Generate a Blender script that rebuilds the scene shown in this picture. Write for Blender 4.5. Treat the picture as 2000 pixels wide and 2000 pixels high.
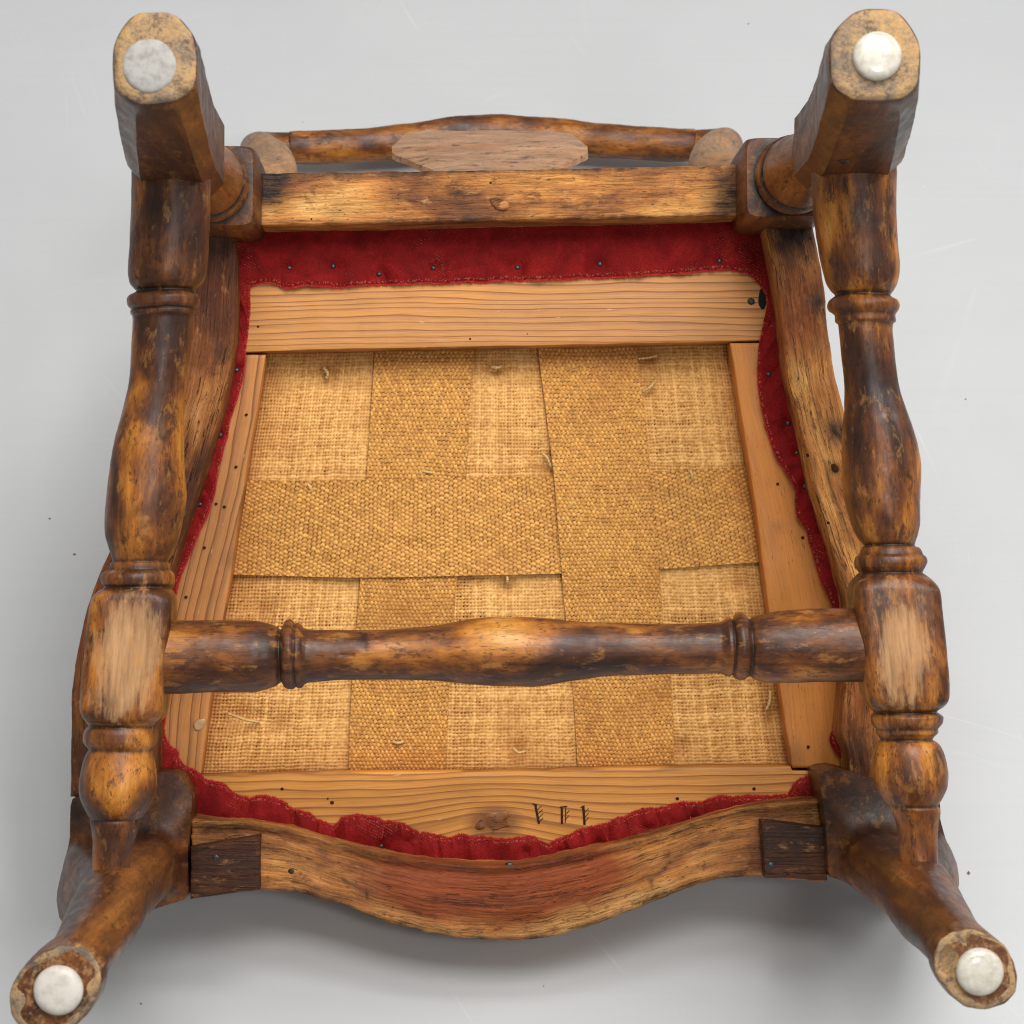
import bpy, math, random
import numpy as np
from mathutils import Vector, Matrix, noise as mnoise
random.seed(7); rng = np.random.default_rng(7)
sc = bpy.context.scene
for o in list(bpy.data.objects): bpy.data.objects.remove(o)
C = sc.collection

# ------------------------------------------------------------------ camera
# Chair frame: x to the right, y towards the chair back, z towards the feet (the chair is upside down),
# z = 0 is the underside of the seat rails.  The whole frame is tilted on the floor by TILT about x.
FPX, CX, CY, VX, VY, DIST = 5030.0, 1000.0, 1000.0, 890.0, 1100.0, 1.62
TILT = math.radians(38.0)
LIFT = 0.1985                                   # height of the chair frame's origin over the floor
ROOT = Matrix.Translation((0, 0, LIFT)) @ Matrix.Rotation(TILT, 4, 'X')
_a = Vector((VX-CX, -(VY-CY), -FPX)).normalized()
RCAM = _a.rotation_difference(Vector((0, 0, -1))).to_matrix()
cam_d = bpy.data.cameras.new('camera'); cam = bpy.data.objects.new('camera', cam_d); C.objects.link(cam)
cam.matrix_world = ROOT @ Matrix.Translation((0, 0, DIST)) @ RCAM.to_4x4()
cam_d.sensor_width = 36; cam_d.lens = 36*FPX/2000; cam_d.clip_start = 0.05; cam_d.clip_end = 60
cam_d.dof.use_dof = True; cam_d.dof.focus_distance = 1.60; cam_d.dof.aperture_fstop = 26
sc.camera = cam

# ------------------------------------------------------------------ light (photo studio)
w = bpy.data.worlds.new('World'); sc.world = w; w.use_nodes = True
w.node_tree.nodes['Background'].inputs[0].default_value = (0.985, 0.99, 1.0, 1)
w.node_tree.nodes['Background'].inputs[1].default_value = 0.30
def area(name, loc, target, size, power, col=(1, 1, 1), sy=None):
    l = bpy.data.lights.new(name, 'AREA'); l.energy = power; l.color = col; l.size = size
    if sy: l.shape = 'RECTANGLE'; l.size_y = sy
    o = bpy.data.objects.new(name, l); C.objects.link(o); o.location = loc
    o.rotation_euler = (Vector(target)-Vector(loc)).to_track_quat('-Z', 'Y').to_euler(); return o
area('overhead_softbox', (0.30, -0.05, 2.45), (0, 0.0, 0.2), 1.35, 54, (1, 0.985, 0.96))
area('side_softbox', (2.2, 0.6, 1.9), (0, 0, 0.25), 0.9, 17, (1, 0.99, 0.97))
area('camera_side_softbox', (0.36, -1.08, 1.62), (0.05, -.1, 0.3), 0.17, 4.6, (1, 0.99, 0.97))
sc.view_settings.view_transform = 'Standard'; sc.view_settings.look = 'None'
sc.view_settings.exposure = 0.0; sc.view_settings.gamma = 1.0; sc.view_settings.use_curve_mapping = False
sc.cycles.filter_width = 1.15
sc.render.resolution_x = sc.render.resolution_y = 1024

# ------------------------------------------------------------------ helpers
CAMPOS = Vector((0, 0, DIST)); RM = np.array(RCAM)
def at(px, py, z):
    d = RM @ np.array((px-CX, -(py-CY), -FPX)); t = (z-DIST)/d[2]
    return np.array((0, 0, DIST)) + d*t
def ats(pts, z): return np.array([at(p[0], p[1], z) for p in pts])

def thing(name, label, cat, mat=ROOT):
    o = bpy.data.objects.new(name, None); C.objects.link(o); o.matrix_world = mat
    o['label'] = label; o['category'] = cat; o.empty_display_size = 0.05; return o

def mk(name, V, F, mat, parent=None, attrs=None, smooth=True, label=None):
    me = bpy.data.meshes.new(name)
    V = np.asarray(V, dtype=np.float64)
    me.from_pydata(V.tolist(), [], [list(map(int, f)) for f in F])
    if attrs:
        for k, a in attrs.items():
            a = np.asarray(a, dtype=np.float32)
            if a.ndim == 2:
                at_ = me.attributes.new(k, 'FLOAT_VECTOR', 'POINT'); at_.data.foreach_set('vector', a.ravel())
            else:
                at_ = me.attributes.new(k, 'FLOAT', 'POINT'); at_.data.foreach_set('value', a.ravel())
    if smooth: me.polygons.foreach_set('use_smooth', [True]*len(me.polygons))
    me.materials.append(mat); me.update()
    o = bpy.data.objects.new(name, me); C.objects.link(o)
    if parent is not None: o.parent = parent
    if label: o['label'] = label
    return o

def sharp(o, ang=35):
    me = o.data
    import bmesh
    bm = bmesh.new(); bm.from_mesh(me)
    bmesh.ops.recalc_face_normals(bm, faces=bm.faces)
    for e in bm.edges:
        if len(e.link_faces) == 2 and e.calc_face_angle(0) > math.radians(ang): e.smooth = False
    bm.to_mesh(me); bm.free(); return o

def pchip(x, y, xq):
    x = np.asarray(x, float); y = np.asarray(y, float); h = np.diff(x); d = np.diff(y)/h
    m = np.zeros_like(x); m[0] = d[0]; m[-1] = d[-1]
    for i in range(1, len(x)-1):
        if d[i-1]*d[i] > 0:
            w1 = 2*h[i]+h[i-1]; w2 = h[i]+2*h[i-1]; m[i] = (w1+w2)/(w1/d[i-1]+w2/d[i])
    i = np.clip(np.searchsorted(x, xq)-1, 0, len(h)-1); t = (xq-x[i])/h[i]
    return ((2*t**3-3*t**2+1)*y[i]+(t**3-2*t**2+t)*h[i]*m[i]+(-2*t**3+3*t**2)*y[i+1]+(t**3-t**2)*h[i]*m[i+1])

def resample(P, n):
    P = np.asarray(P, float); s = np.r_[0, np.cumsum(np.linalg.norm(np.diff(P, axis=0), axis=1))]
    q = np.linspace(0, s[-1], n)
    return np.stack([pchip(s, P[:, k], q) for k in range(P.shape[1])], 1)

def nz(V, scale, seed=0.0):
    return np.array([mnoise.noise((p[0]*scale+seed, p[1]*scale-seed*.7, p[2]*scale+seed*1.3)) for p in V])

def loft(rings, cap=True):
    n = len(rings[0]); V = np.concatenate(rings); F = []
    for i in range(len(rings)-1):
        a = i*n; b = a+n
        for k in range(n):
            k2 = (k+1) % n; F.append((a+k, a+k2, b+k2, b+k))
    if cap:
        F.append(tuple(range(n-1, -1, -1))); b = (len(rings)-1)*n; F.append(tuple(range(b, b+n)))
    return V, F

def dent(V, amp, scale, seed=0.0):
    """small hand-made unevenness, pushes points about by noise"""
    d = np.stack([nz(V, scale, seed+s) for s in (0.0, 11.3, 27.1)], 1); return V+d*amp

def blobs(V, lst):
    """sum of soft patches [(point, radius, strength)]"""
    a = np.zeros(len(V))
    for p, r, s in lst:
        p = np.asarray(p)
        if p.ndim == 2:                                       # a streak along a line
            b = np.full(len(V), 9.)
            for q in p: b = np.minimum(b, np.linalg.norm(V-q, axis=1))
            a += s*np.exp(-(b/r)**2)*(.55+.9*np.clip(nz(V, 95, 4.4)+.5, 0, 1))
        else: a += s*np.exp(-(np.linalg.norm(V-p, axis=1)/r)**2)
    return a
def line(pts, n=50): return ats(resample(np.array(pts, float), n), 0.0)

# ------------------------------------------------------------------ node helper
class NT:
    def __init__(s, name):
        s.m = bpy.data.materials.new(name); s.m.use_nodes = True; s.t = s.m.node_tree; s.n = s.t.nodes
        s.b = s.n['Principled BSDF']
    def new(s, typ, **k):
        n = s.n.new(typ)
        for a, v in k.items(): setattr(n, a, v)
        return n
    def put(s, sock, v):
        if isinstance(v, bpy.types.NodeSocket): s.t.links.new(v, sock)
        else: sock.default_value = v
    def attr(s, name, vec=False):
        n = s.new('ShaderNodeAttribute', attribute_name=name); return n.outputs['Vector' if vec else 'Fac']
    def obj(s): return s.new('ShaderNodeTexCoord').outputs['Object']
    def scale(s, v, sc_, loc=(0, 0, 0), rot=(0, 0, 0)):
        n = s.new('ShaderNodeMapping'); s.put(n.inputs['Vector'], v); n.inputs['Scale'].default_value = sc_
        n.inputs['Location'].default_value = loc; n.inputs['Rotation'].default_value = rot; return n.outputs[0]
    def noise(s, v, scale=1.0, detail=4, rough=.55, dist=0.0):
        n = s.new('ShaderNodeTexNoise'); s.put(n.inputs['Vector'], v); n.inputs['Scale'].default_value = scale
        n.inputs['Detail'].default_value = detail; n.inputs['Roughness'].default_value = rough
        n.inputs['Distortion'].default_value = dist; return n.outputs['Fac']
    def vor(s, v, scale=1.0, rnd=1.0, feature='F1', out='Distance'):
        n = s.new('ShaderNodeTexVoronoi', feature=feature); s.put(n.inputs['Vector'], v)
        n.inputs['Scale'].default_value = scale; n.inputs['Randomness'].default_value = rnd; return n.outputs[out]
    def ramp(s, f, stops):
        n = s.new('ShaderNodeValToRGB'); s.put(n.inputs[0], f); e = n.color_ramp.elements
        while len(e) > 1: e.remove(e[-1])
        for i, (p, c) in enumerate(stops):
            el = e[0] if i == 0 else e.new(p)
            el.position = p; el.color = (c, c, c, 1) if isinstance(c, (int, float)) else (*c, 1)
        return n.outputs[0]
    def mix(s, f, a, b, mode='MIX'):
        n = s.new('ShaderNodeMix', data_type='RGBA', blend_type=mode)
        s.put(n.inputs[0], f)
        for sock, v in ((n.inputs[6], a), (n.inputs[7], b)):
            s.put(sock, (*v, 1) if isinstance(v, tuple) and len(v) == 3 else v)
        return n.outputs[2]
    def math(s, op, a, b=0.0, c=0.0, clamp=False):
        n = s.new('ShaderNodeMath', operation=op, use_clamp=clamp); s.put(n.inputs[0], a); s.put(n.inputs[1], b)
        s.put(n.inputs[2], c); return n.outputs[0]
    def sep(s, v):
        n = s.new('ShaderNodeSeparateXYZ'); s.put(n.inputs[0], v); return n.outputs
    def comb(s, x, y, z):
        n = s.new('ShaderNodeCombineXYZ')
        for i, v in enumerate((x, y, z)): s.put(n.inputs[i], v)
        return n.outputs[0]
    def bump(s, h, strength=.3, dist=.001, normal=None):
        n = s.new('ShaderNodeBump'); s.put(n.inputs['Height'], h); n.inputs['Strength'].default_value = strength
        n.inputs['Distance'].default_value = dist
        if normal is not None: s.put(n.inputs['Normal'], normal)
        return n.outputs[0]
    def fin(s, col, rough, normal=None, spec=.5):
        s.put(s.b.inputs['Base Color'], col); s.put(s.b.inputs['Roughness'], rough)
        s.b.inputs['Specular IOR Level'].default_value = spec
        if normal is not None: s.put(s.b.inputs['Normal'], normal)
        return s.m

# ------------------------------------------------------------------ materials
def varnished(name, stops, worn=(0.47, 0.285, 0.135), rough=(.26, .46), seed=0.0, mott=(19, 46, 46), fu=26, chips=.55):
    t = NT(name); g = t.attr('grain', True)
    gs = t.scale(g, (1, 1, 1), (seed, seed*.6, seed*.3))
    n1 = t.noise(t.scale(gs, mott), 1, 4.2, .56, .4)
    n1b = t.noise(t.scale(gs, (fu*1.6, 120, 120)), 1, 3, .6, .3)
    tone = t.attr('tone')
    f = t.math('ADD', t.math('ADD', t.math('MULTIPLY', n1, .72), t.math('MULTIPLY', n1b, .28)), tone)
    col = t.ramp(f, stops)
    fib = t.noise(t.scale(gs, (fu, 420, 420)), 1, 5, .68, .3)
    col = t.mix(1, col, t.ramp(fib, [(.28, .48), (.44, .92), (.57, 1.05), (.72, 1.35)]), 'MULTIPLY')
    pores = t.noise(t.scale(gs, (220, 1100, 1100)), 1, 2, .5)
    col = t.mix(t.ramp(pores, [(.0, 1), (.30, .75), (.40, 0)]), col, (.018, .009, .005))
    dark = t.noise(t.scale(gs, (70, 130, 130), (3, 1, 5)), 1, 6, .72)
    col = t.mix(t.ramp(dark, [(.565, 0), (.61, .62), (.72, .85)]), col, (.030, .014, .009))
    # grime that has collected in turned grooves and joints
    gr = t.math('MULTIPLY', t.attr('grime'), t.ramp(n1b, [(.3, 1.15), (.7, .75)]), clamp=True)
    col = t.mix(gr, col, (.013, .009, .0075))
    # bare wood where the varnish is rubbed off
    wn = t.noise(t.scale(gs, (38, 240, 240), (1, 7, 2)), 1, 6, .7)
    wf = t.math('ADD', t.attr('wear'), t.math('MULTIPLY', t.math('SUBTRACT', wn, .5), 1.35))
    wm = t.ramp(wf, [(.34, 0), (.52, .50), (.85, .95)])
    wcol = t.mix(1, worn, t.ramp(fib, [(.28, .58), (.5, 1.0), (.7, 1.15)]), 'MULTIPLY')
    wcol = t.mix(t.ramp(n1b, [(.45, 0), (.75, .45)]), wcol, (.27, .125, .045))
    col = t.mix(wm, col, wcol)
    # golden thin spots in the varnish and small pale nicks
    gold = t.noise(t.scale(gs, (48, 110, 110), (2, 9, 4)), 1, 6, .72)
    col = t.mix(t.ramp(gold, [(.56, 0), (.63, .55*chips), (.74, .9*chips)]), col, (.50, .245, .055))
    scuff = t.noise(t.scale(gs, (210, 480, 480), (9, 2, 4)), 1, 4, .65)
    col = t.mix(t.ramp(scuff, [(.67, 0), (.73, .5*chips)]), col, (.52, .32, .15))
    r = t.ramp(t.noise(t.scale(gs, (60, 110, 110)), 1, 6, .7), [(.3, rough[0]), (.7, rough[1]+.08)])
    r = t.mix(wm, r, (.62, .62, .62))
    h = t.math('ADD', t.math('MULTIPLY', fib, .5), t.math('MULTIPLY', t.noise(t.scale(gs, (fu*3, 300, 300)), 1, 5, .65), .5))
    h = t.math('SUBTRACT', h, t.math('MULTIPLY', wm, .35))
    col = t.mix(1, col, (1.12, 1.02, .95), 'MULTIPLY')
    return t.fin(col, r, t.bump(h, .34, .0009), .36)

ST_BURL = [(.31, (.028, .012, .008)), (.42, (.070, .025, .010)), (.50, (.150, .052, .013)), (.57, (.285, .105, .017)), (.66, (.45, .185, .028)), (.8, (.62, .33, .085))]
ST_BROWN = [(.30, (.022, .009, .005)), (.43, (.070, .024, .008)), (.54, (.150, .054, .013)), (.65, (.26, .100, .024)), (.8, (.44, .20, .060))]
ST_PALE = [(.28, (.15, .072, .034)), (.45, (.33, .175, .090)), (.6, (.45, .265, .150)), (.8, (.56, .37, .23))]
M = {}
M['burl'] = varnished('varnished_burl', ST_BURL, rough=(.26, .50))
M['burl_b'] = varnished('varnished_burl_dark', ST_BURL, seed=3.7, rough=(.26, .48), mott=(20, 40, 40))
M['brown'] = varnished('brown_polish', ST_BROWN, seed=1.9, rough=(.30, .48), mott=(7, 34, 34), fu=9, chips=.3)
M['pale'] = varnished('faded_polish', ST_PALE, seed=5.2, rough=(.38, .55), chips=.2)

def rawwood(name, stops, seed=0.0, red=False, worm=1.0, split=1.0):
    t = NT(name); g = t.scale(t.attr('grain', True), (1, 1, 1), (seed, seed*.4, seed*.2))
    n1 = t.noise(t.scale(g, (14, 40, 40)), 1, 5, .6, .4)
    f = t.math('ADD', n1, t.attr('tone'))
    col = t.ramp(f, stops)
    fib = t.noise(t.scale(g, (28, 620, 620)), 1, 4, .65, .2)
    fib2 = t.noise(t.scale(g, (22, 230, 230), (3, 3, 3)), 1, 5, .7, .3)
    col = t.mix(1, col, t.ramp(fib, [(.25, .42), (.45, .92), (.6, 1.08), (.8, 1.3)]), 'MULTIPLY')
    col = t.mix(1, col, t.ramp(fib2, [(.30, .62-.32*split), (.42, .88-.06*split), (.54, 1.03), (.70, 1.25+.2*split)]), 'MULTIPLY')
    sm_ = t.noise(t.scale(g, (45, 70, 70), (6, 2, 9)), 1, 5, .7, .5)
    col = t.mix(t.ramp(sm_, [(.57, 0), (.64, .55), (.78, .75)]), col, (.055, .022, .010))
    speck = t.noise(t.scale(g, (260, 700, 700)), 1, 3, .6)
    col = t.mix(t.ramp(speck, [(.30, .8), (.40, 0)]), col, (.03, .016, .009))
    gold = t.noise(t.scale(g, (60, 150, 150), (4, 4, 4)), 1, 4, .7)
    col = t.mix(t.ramp(gold, [(.58, 0), (.70, .6)]), col, (.55, .34, .13))
    if red:
        rf = t.math('MULTIPLY', t.attr('red'), t.ramp(n1, [(.25, .4), (.6, 1.0)]), clamp=True)
        rcol = t.mix(1, (.27, .066, .016), t.ramp(fib, [(.28, .45), (.55, 1.0), (.8, 1.5)]), 'MULTIPLY')
        col = t.mix(rf, col, rcol)
    gr = t.math('MULTIPLY', t.attr('grime'), t.ramp(gold, [(.3, 1.2), (.7, .6)]), clamp=True)
    col = t.mix(gr, col, (.020, .012, .008))
    # woodworm holes
    vd = t.vor(t.scale(g, (1, 1, 1)), 62)
    rad = t.ramp(t.noise(t.scale(g, (30, 30, 30), (8, 8, 8)), 1, 2, .5), [(.46, 0), (.54, .085*worm)])
    hole = t.math('LESS_THAN', vd, rad)
    col = t.mix(hole, col, (.008, .005, .003))
    cr = t.noise(t.scale(g, (12, 260, 260), (2, 6, 1)), 1, 3, .5, .6)
    crack = t.ramp(t.math('ABSOLUTE', t.math('SUBTRACT', cr, .5)), [(0, 1), (.008, .7), (.016, 0)])
    crack = t.math('MULTIPLY', crack, t.ramp(n1, [(.46, 0), (.54, .9*split)]))
    col = t.mix(crack, col, (.018, .010, .006))
    h = t.math('SUBTRACT', t.math('ADD', t.math('MULTIPLY', fib, 1.0), t.math('MULTIPLY', speck, .3)), t.math('MULTIPLY', hole, 3.0))
    h = t.math('SUBTRACT', h, t.math('MULTIPLY', crack, 1.2))
    h = t.math('ADD', h, t.math('ADD', t.math('MULTIPLY', n1, 1.2), fib2))
    r = t.ramp(n1, [(.3, .42), (.7, .66)])
    col = t.mix(1, col, (1.13, .98, .88), 'MULTIPLY')
    return t.fin(col, r, t.bump(h, .75, .0014), .28)
ST_RAW = [(.28, (.060, .022, .009)), (.42, (.20, .077, .022)), (.54, (.40, .175, .048)), (.65, (.58, .29, .080)), (.8, (.70, .43, .15))]
M['raw'] = rawwood('raw_rail_wood', ST_RAW, red=True, worm=.6, split=.25)
M['raw_f'] = rawwood('raw_front_rail', ST_RAW, seed=7.3, red=True, worm=.35, split=.6)
M['raw_b'] = rawwood('raw_wormy_wood', ST_RAW, seed=4.4, red=True, worm=1.0)
M['raw_dark'] = rawwood('raw_dark_wood', [(.28, (.032, .012, .006)), (.45, (.105, .038, .013)), (.58, (.22, .085, .025)), (.72, (.42, .19, .058)), (.85, (.52, .29, .11))], seed=2.2, red=True, worm=.4)

def pine(name, light, dark, period, ringmix=1.0, seed=0.0, dashes=False):
    t = NT(name); g = t.scale(t.attr('grain', True), (1, 1, 1), (seed, seed*.03, 0)); u, v, w_ = t.sep(g)
    base = t.noise(t.scale(g, (6, 30, 30)), 1, 4, .6)
    wob = t.math('MULTIPLY', t.math('SUBTRACT', t.noise(t.comb(t.math('MULTIPLY', u, 5), t.math('MULTIPLY', v, 14), 0.0), 1, 3, .55), .5), period*2.6)
    irr = t.math('MULTIPLY', t.noise(t.comb(0.0, t.math('MULTIPLY', v, 90), 0.0), 1, 2, .5), period*1.9)
    ph = t.math('DIVIDE', t.math('ADD', t.math('ADD', v, wob), irr), period)
    fr = t.math('FRACT', ph)
    ring = t.ramp(fr, [(0, .0), (.42, .05), (.74, .42), (.90, 1.0), (.965, .75), (1.0, 0)])
    ring = t.math('MULTIPLY', ring, ringmix)
    col = t.mix(t.ramp(base, [(.3, 0), (.7, 1)]), tuple(c*.84 for c in light), tuple(min(1, c*1.13) for c in light))
    col = t.mix(t.math('MULTIPLY', ring, .85), col, dark)
    fib = t.noise(t.scale(g, (35, 1000, 1000)), 1, 3, .6)
    col = t.mix(1, col, t.ramp(fib, [(.3, .84), (.5, 1.0), (.75, 1.08)]), 'MULTIPLY')
    if dashes:
        d = t.noise(t.scale(g, (130, 1500, 1500)), 1, 2, .5)
        col = t.mix(t.ramp(d, [(.0, 1), (.26, .9), (.325, 0)]), col, (.07, .030, .010))
    knot = t.attr('knot')
    col = t.mix(t.ramp(knot, [(.35, 0), (.7, .8)]), col, (.21, .075, .022))
    col = t.mix(t.ramp(t.math('MULTIPLY', knot, t.noise(t.scale(g, (200, 400, 400)), 1, 3, .6)), [(.40, 0), (.55, .85)]), col, (.030, .012, .006))
    dirt = t.noise(t.scale(g, (40, 60, 60), (3, 3, 3)), 1, 5, .65)
    col = t.mix(t.ramp(dirt, [(.60, 0), (.80, .35)]), col, (.14, .075, .035))
    col = t.mix(t.math('MULTIPLY', t.attr('grime'), .9, clamp=True), col, (.10, .045, .02))
    scr = t.noise(t.scale(g, (90, 420, 420), (5, 2, 2), (0, 0, .7)), 1, 2, .5)
    col = t.mix(t.ramp(scr, [(.73, 0), (.77, .5)]), col, (.72, .50, .28))
    col = t.mix(1, col, (1.07, 1.0, .90), 'MULTIPLY')
    h = t.math('ADD', t.math('MULTIPLY', ring, .9), t.math('MULTIPLY', fib, .6))
    return t.fin(col, t.ramp(base, [(.3, .44), (.7, .56)]), t.bump(h, .42, .0008), .42)
M['pine'] = pine('pine_rings', (.59, .268, .068), (.23, .080, .019), .0042)
M['pine_front'] = pine('pine_front', (.62, .278, .057), (.26, .092, .019), .0055, seed=.9)
M['pine_left'] = pine('pine_side_rings', (.52, .225, .065), (.19, .065, .018), .0058, seed=2.3)
M['pine_plain'] = pine('pine_plain', (.56, .215, .040), (.40, .14, .032), .016, .35, seed=4.1, dashes=True)

def velvet():
    t = NT('red_velvet'); g = t.attr('grain', True)
    n = t.noise(t.scale(g, (60, 60, 60)), 1, 5, .65, .6)
    col = t.ramp(n, [(.25, (.120, .003, .004)), (.5, (.21, .006, .006)), (.75, (.31, .012, .011))])
    pile = t.noise(t.scale(g, (1500, 900, 900)), 1, 2, .6)
    col = t.mix(1, col, t.ramp(pile, [(.25, .65), (.5, 1.0), (.75, 1.35)]), 'MULTIPLY')
    # the pale weft shows through in fine diagonal dotted rows
    rot = t.scale(g, (1, 1, 1), (0, 0, 0), (0, 0, .5))
    wv = t.new('ShaderNodeTexWave', wave_type='BANDS', bands_direction='Y'); t.put(wv.inputs['Vector'], rot)
    wv.inputs['Scale'].default_value = 190; wv.inputs['Distortion'].default_value = 1.5; wv.inputs['Detail'].default_value = 1
    dots = t.math('MULTIPLY', t.ramp(wv.outputs['Fac'], [(.72, 0), (.95, 1)]), t.ramp(t.noise(t.scale(g, (900, 900, 900)), 1, 1, .5), [(.50, 0), (.62, 1)]))
    msk = t.ramp(t.noise(t.scale(g, (38, 38, 38), (4, 4, 4)), 1, 2, .5), [(.54, 0), (.70, .40)])
    fl = t.math('MAXIMUM', t.math('MULTIPLY', dots, msk), t.math('MULTIPLY', t.attr('fleck'), t.ramp(t.noise(t.scale(g, (750, 750, 750)), 1, 1, .5), [(.52, 0), (.62, .42)])))
    col = t.mix(t.math('MULTIPLY', fl, .8), col, (.78, .30, .17))
    b = t.b; b.inputs['Sheen Weight'].default_value = 1.0; b.inputs['Sheen Roughness'].default_value = .22
    b.inputs['Sheen Tint'].default_value = (1.0, .16, .14, 1)
    return t.fin(col, .75, t.bump(t.math('ADD', pile, t.math('MULTIPLY', n, .8)), .5, .0012), .15)
M['velvet'] = velvet()
def fuzz():
    t = NT('velvet_pile_edge'); n = t.noise(t.obj(), 900, 2)
    t.b.inputs['Sheen Weight'].default_value = .4; t.b.inputs['Sheen Tint'].default_value = (1, .3, .3, 1)
    return t.fin(t.ramp(n, [(.3, (.30, .008, .011)), (.6, (.56, .026, .030)), (.8, (.66, .075, .065))]), .8, None, .15)
M['fuzz'] = fuzz()

def cloth(name, a, b, dirt):
    t = NT(name); g = t.attr('grain', True); th = t.attr('thread')
    n = t.noise(t.scale(g, (16, 16, 16)), 1, 5, .6, .4)
    f = t.math('ADD', t.math('MULTIPLY', th, .65), t.math('MULTIPLY', t.noise(t.scale(g, (500, 500, 500)), 1, 3, .6), .35))
    col = t.mix(t.ramp(f, [(.25, 0), (.75, 1)]), a, b)
    col = t.mix(t.ramp(th, [(.0, 1), (.02, .9), (.06, 0)]), col, (.085, .034, .008))
    col = t.mix(t.ramp(n, [(.50, 0), (.74, .5)]), col, dirt)
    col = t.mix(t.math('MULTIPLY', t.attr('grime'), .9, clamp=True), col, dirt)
    fib = t.noise(t.scale(g, (2600, 2600, 2600)), 1, 2, .6)
    col = t.mix(1, col, t.ramp(fib, [(.3, .82), (.7, 1.15)]), 'MULTIPLY')
    col = t.mix(1, col, (1.05, .955, .88), 'MULTIPLY')
    t.b.inputs['Sheen Weight'].default_value = .12
    return t.fin(col, .62, t.bump(fib, .25, .0004), .28)
M['burlap'] = cloth('burlap', (.48, .240, .060), (.92, .580, .210), (.40, .160, .036))
M['web'] = cloth('jute_webbing', (.46, .222, .050), (.82, .470, .128), (.36, .135, .028))

def simple(name, col, rough, spec=.5, metal=0, nscale=0, dark=None, coat=0):
    t = NT(name); t.b.inputs['Metallic'].default_value = metal; t.b.inputs['Coat Weight'].default_value = coat
    t.b.inputs['Coat Roughness'].default_value = .12
    c = col
    if nscale:
        n = t.noise(t.obj(), nscale, 5, .65)
        c = t.mix(t.ramp(n, [(.42, 0), (.72, 1)]), col, dark)
    return t.fin(c if nscale else (*col, 1), rough, None, spec)
M['glide'] = simple('ivory_plastic', (.62, .585, .50), .24, .5, 0, 160, (.42, .365, .28), .35)
M['glide_dull'] = simple('scuffed_plastic', (.62, .58, .51), .5, .4, 0, 160, (.46, .40, .34))
M['felt'] = simple('worn_felt', (.41, .395, .37), .85, .2, 0, 200, (.26, .235, .21))
M['iron'] = simple('dark_iron', (.10, .11, .12), .38, .5, .75, 500, (.03, .028, .026))
M['nail'] = simple('rusty_nail', (.045, .032, .026), .5, .5, .4, 500, (.02, .013, .01))
M['twine'] = simple('pale_twine', (.72, .48, .20), .7, .2, 0, 900, (.45, .30, .13))
M['cut'] = simple('knife_cut', (.060, .022, .008), .8, .1, 0, 700, (.02, .010, .006))
M['crumb'] = simple('crumb', (.30, .19, .11), .8, .2, 0, 300, (.08, .05, .035))
M['lining'] = simple('dark_lining', (.012, .020, .018), .8, .2, 0, 900, (.006, .008, .008))
M['putty'] = simple('dried_glue', (.58, .36, .16), .35, .5, 0, 300, (.36, .22, .11))
def footend():
    t = NT('foot_end_grain'); g = t.obj()
    n = t.noise(g, 65, 6, .68, .6); fn = t.noise(g, 520, 4, .7)
    col = t.ramp(t.math('ADD', t.math('MULTIPLY', n, .65), t.math('MULTIPLY', fn, .35)), [(.30, (.035, .025, .018)), (.42, (.17, .105, .058)), (.50, (.37, .235, .12)), (.60, (.52, .295, .105)), (.74, (.58, .43, .27))])
    gy = t.noise(t.scale(g, (1, 1, 1), (4, 1, 6)), 48, 5, .65)
    col = t.mix(t.ramp(gy, [(.48, 0), (.66, .75)]), col, (.13, .115, .10))
    return t.fin(col, .6, t.bump(t.math('ADD', n, fn), .6, .0015), .35)
M['endgrain'] = footend()

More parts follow.
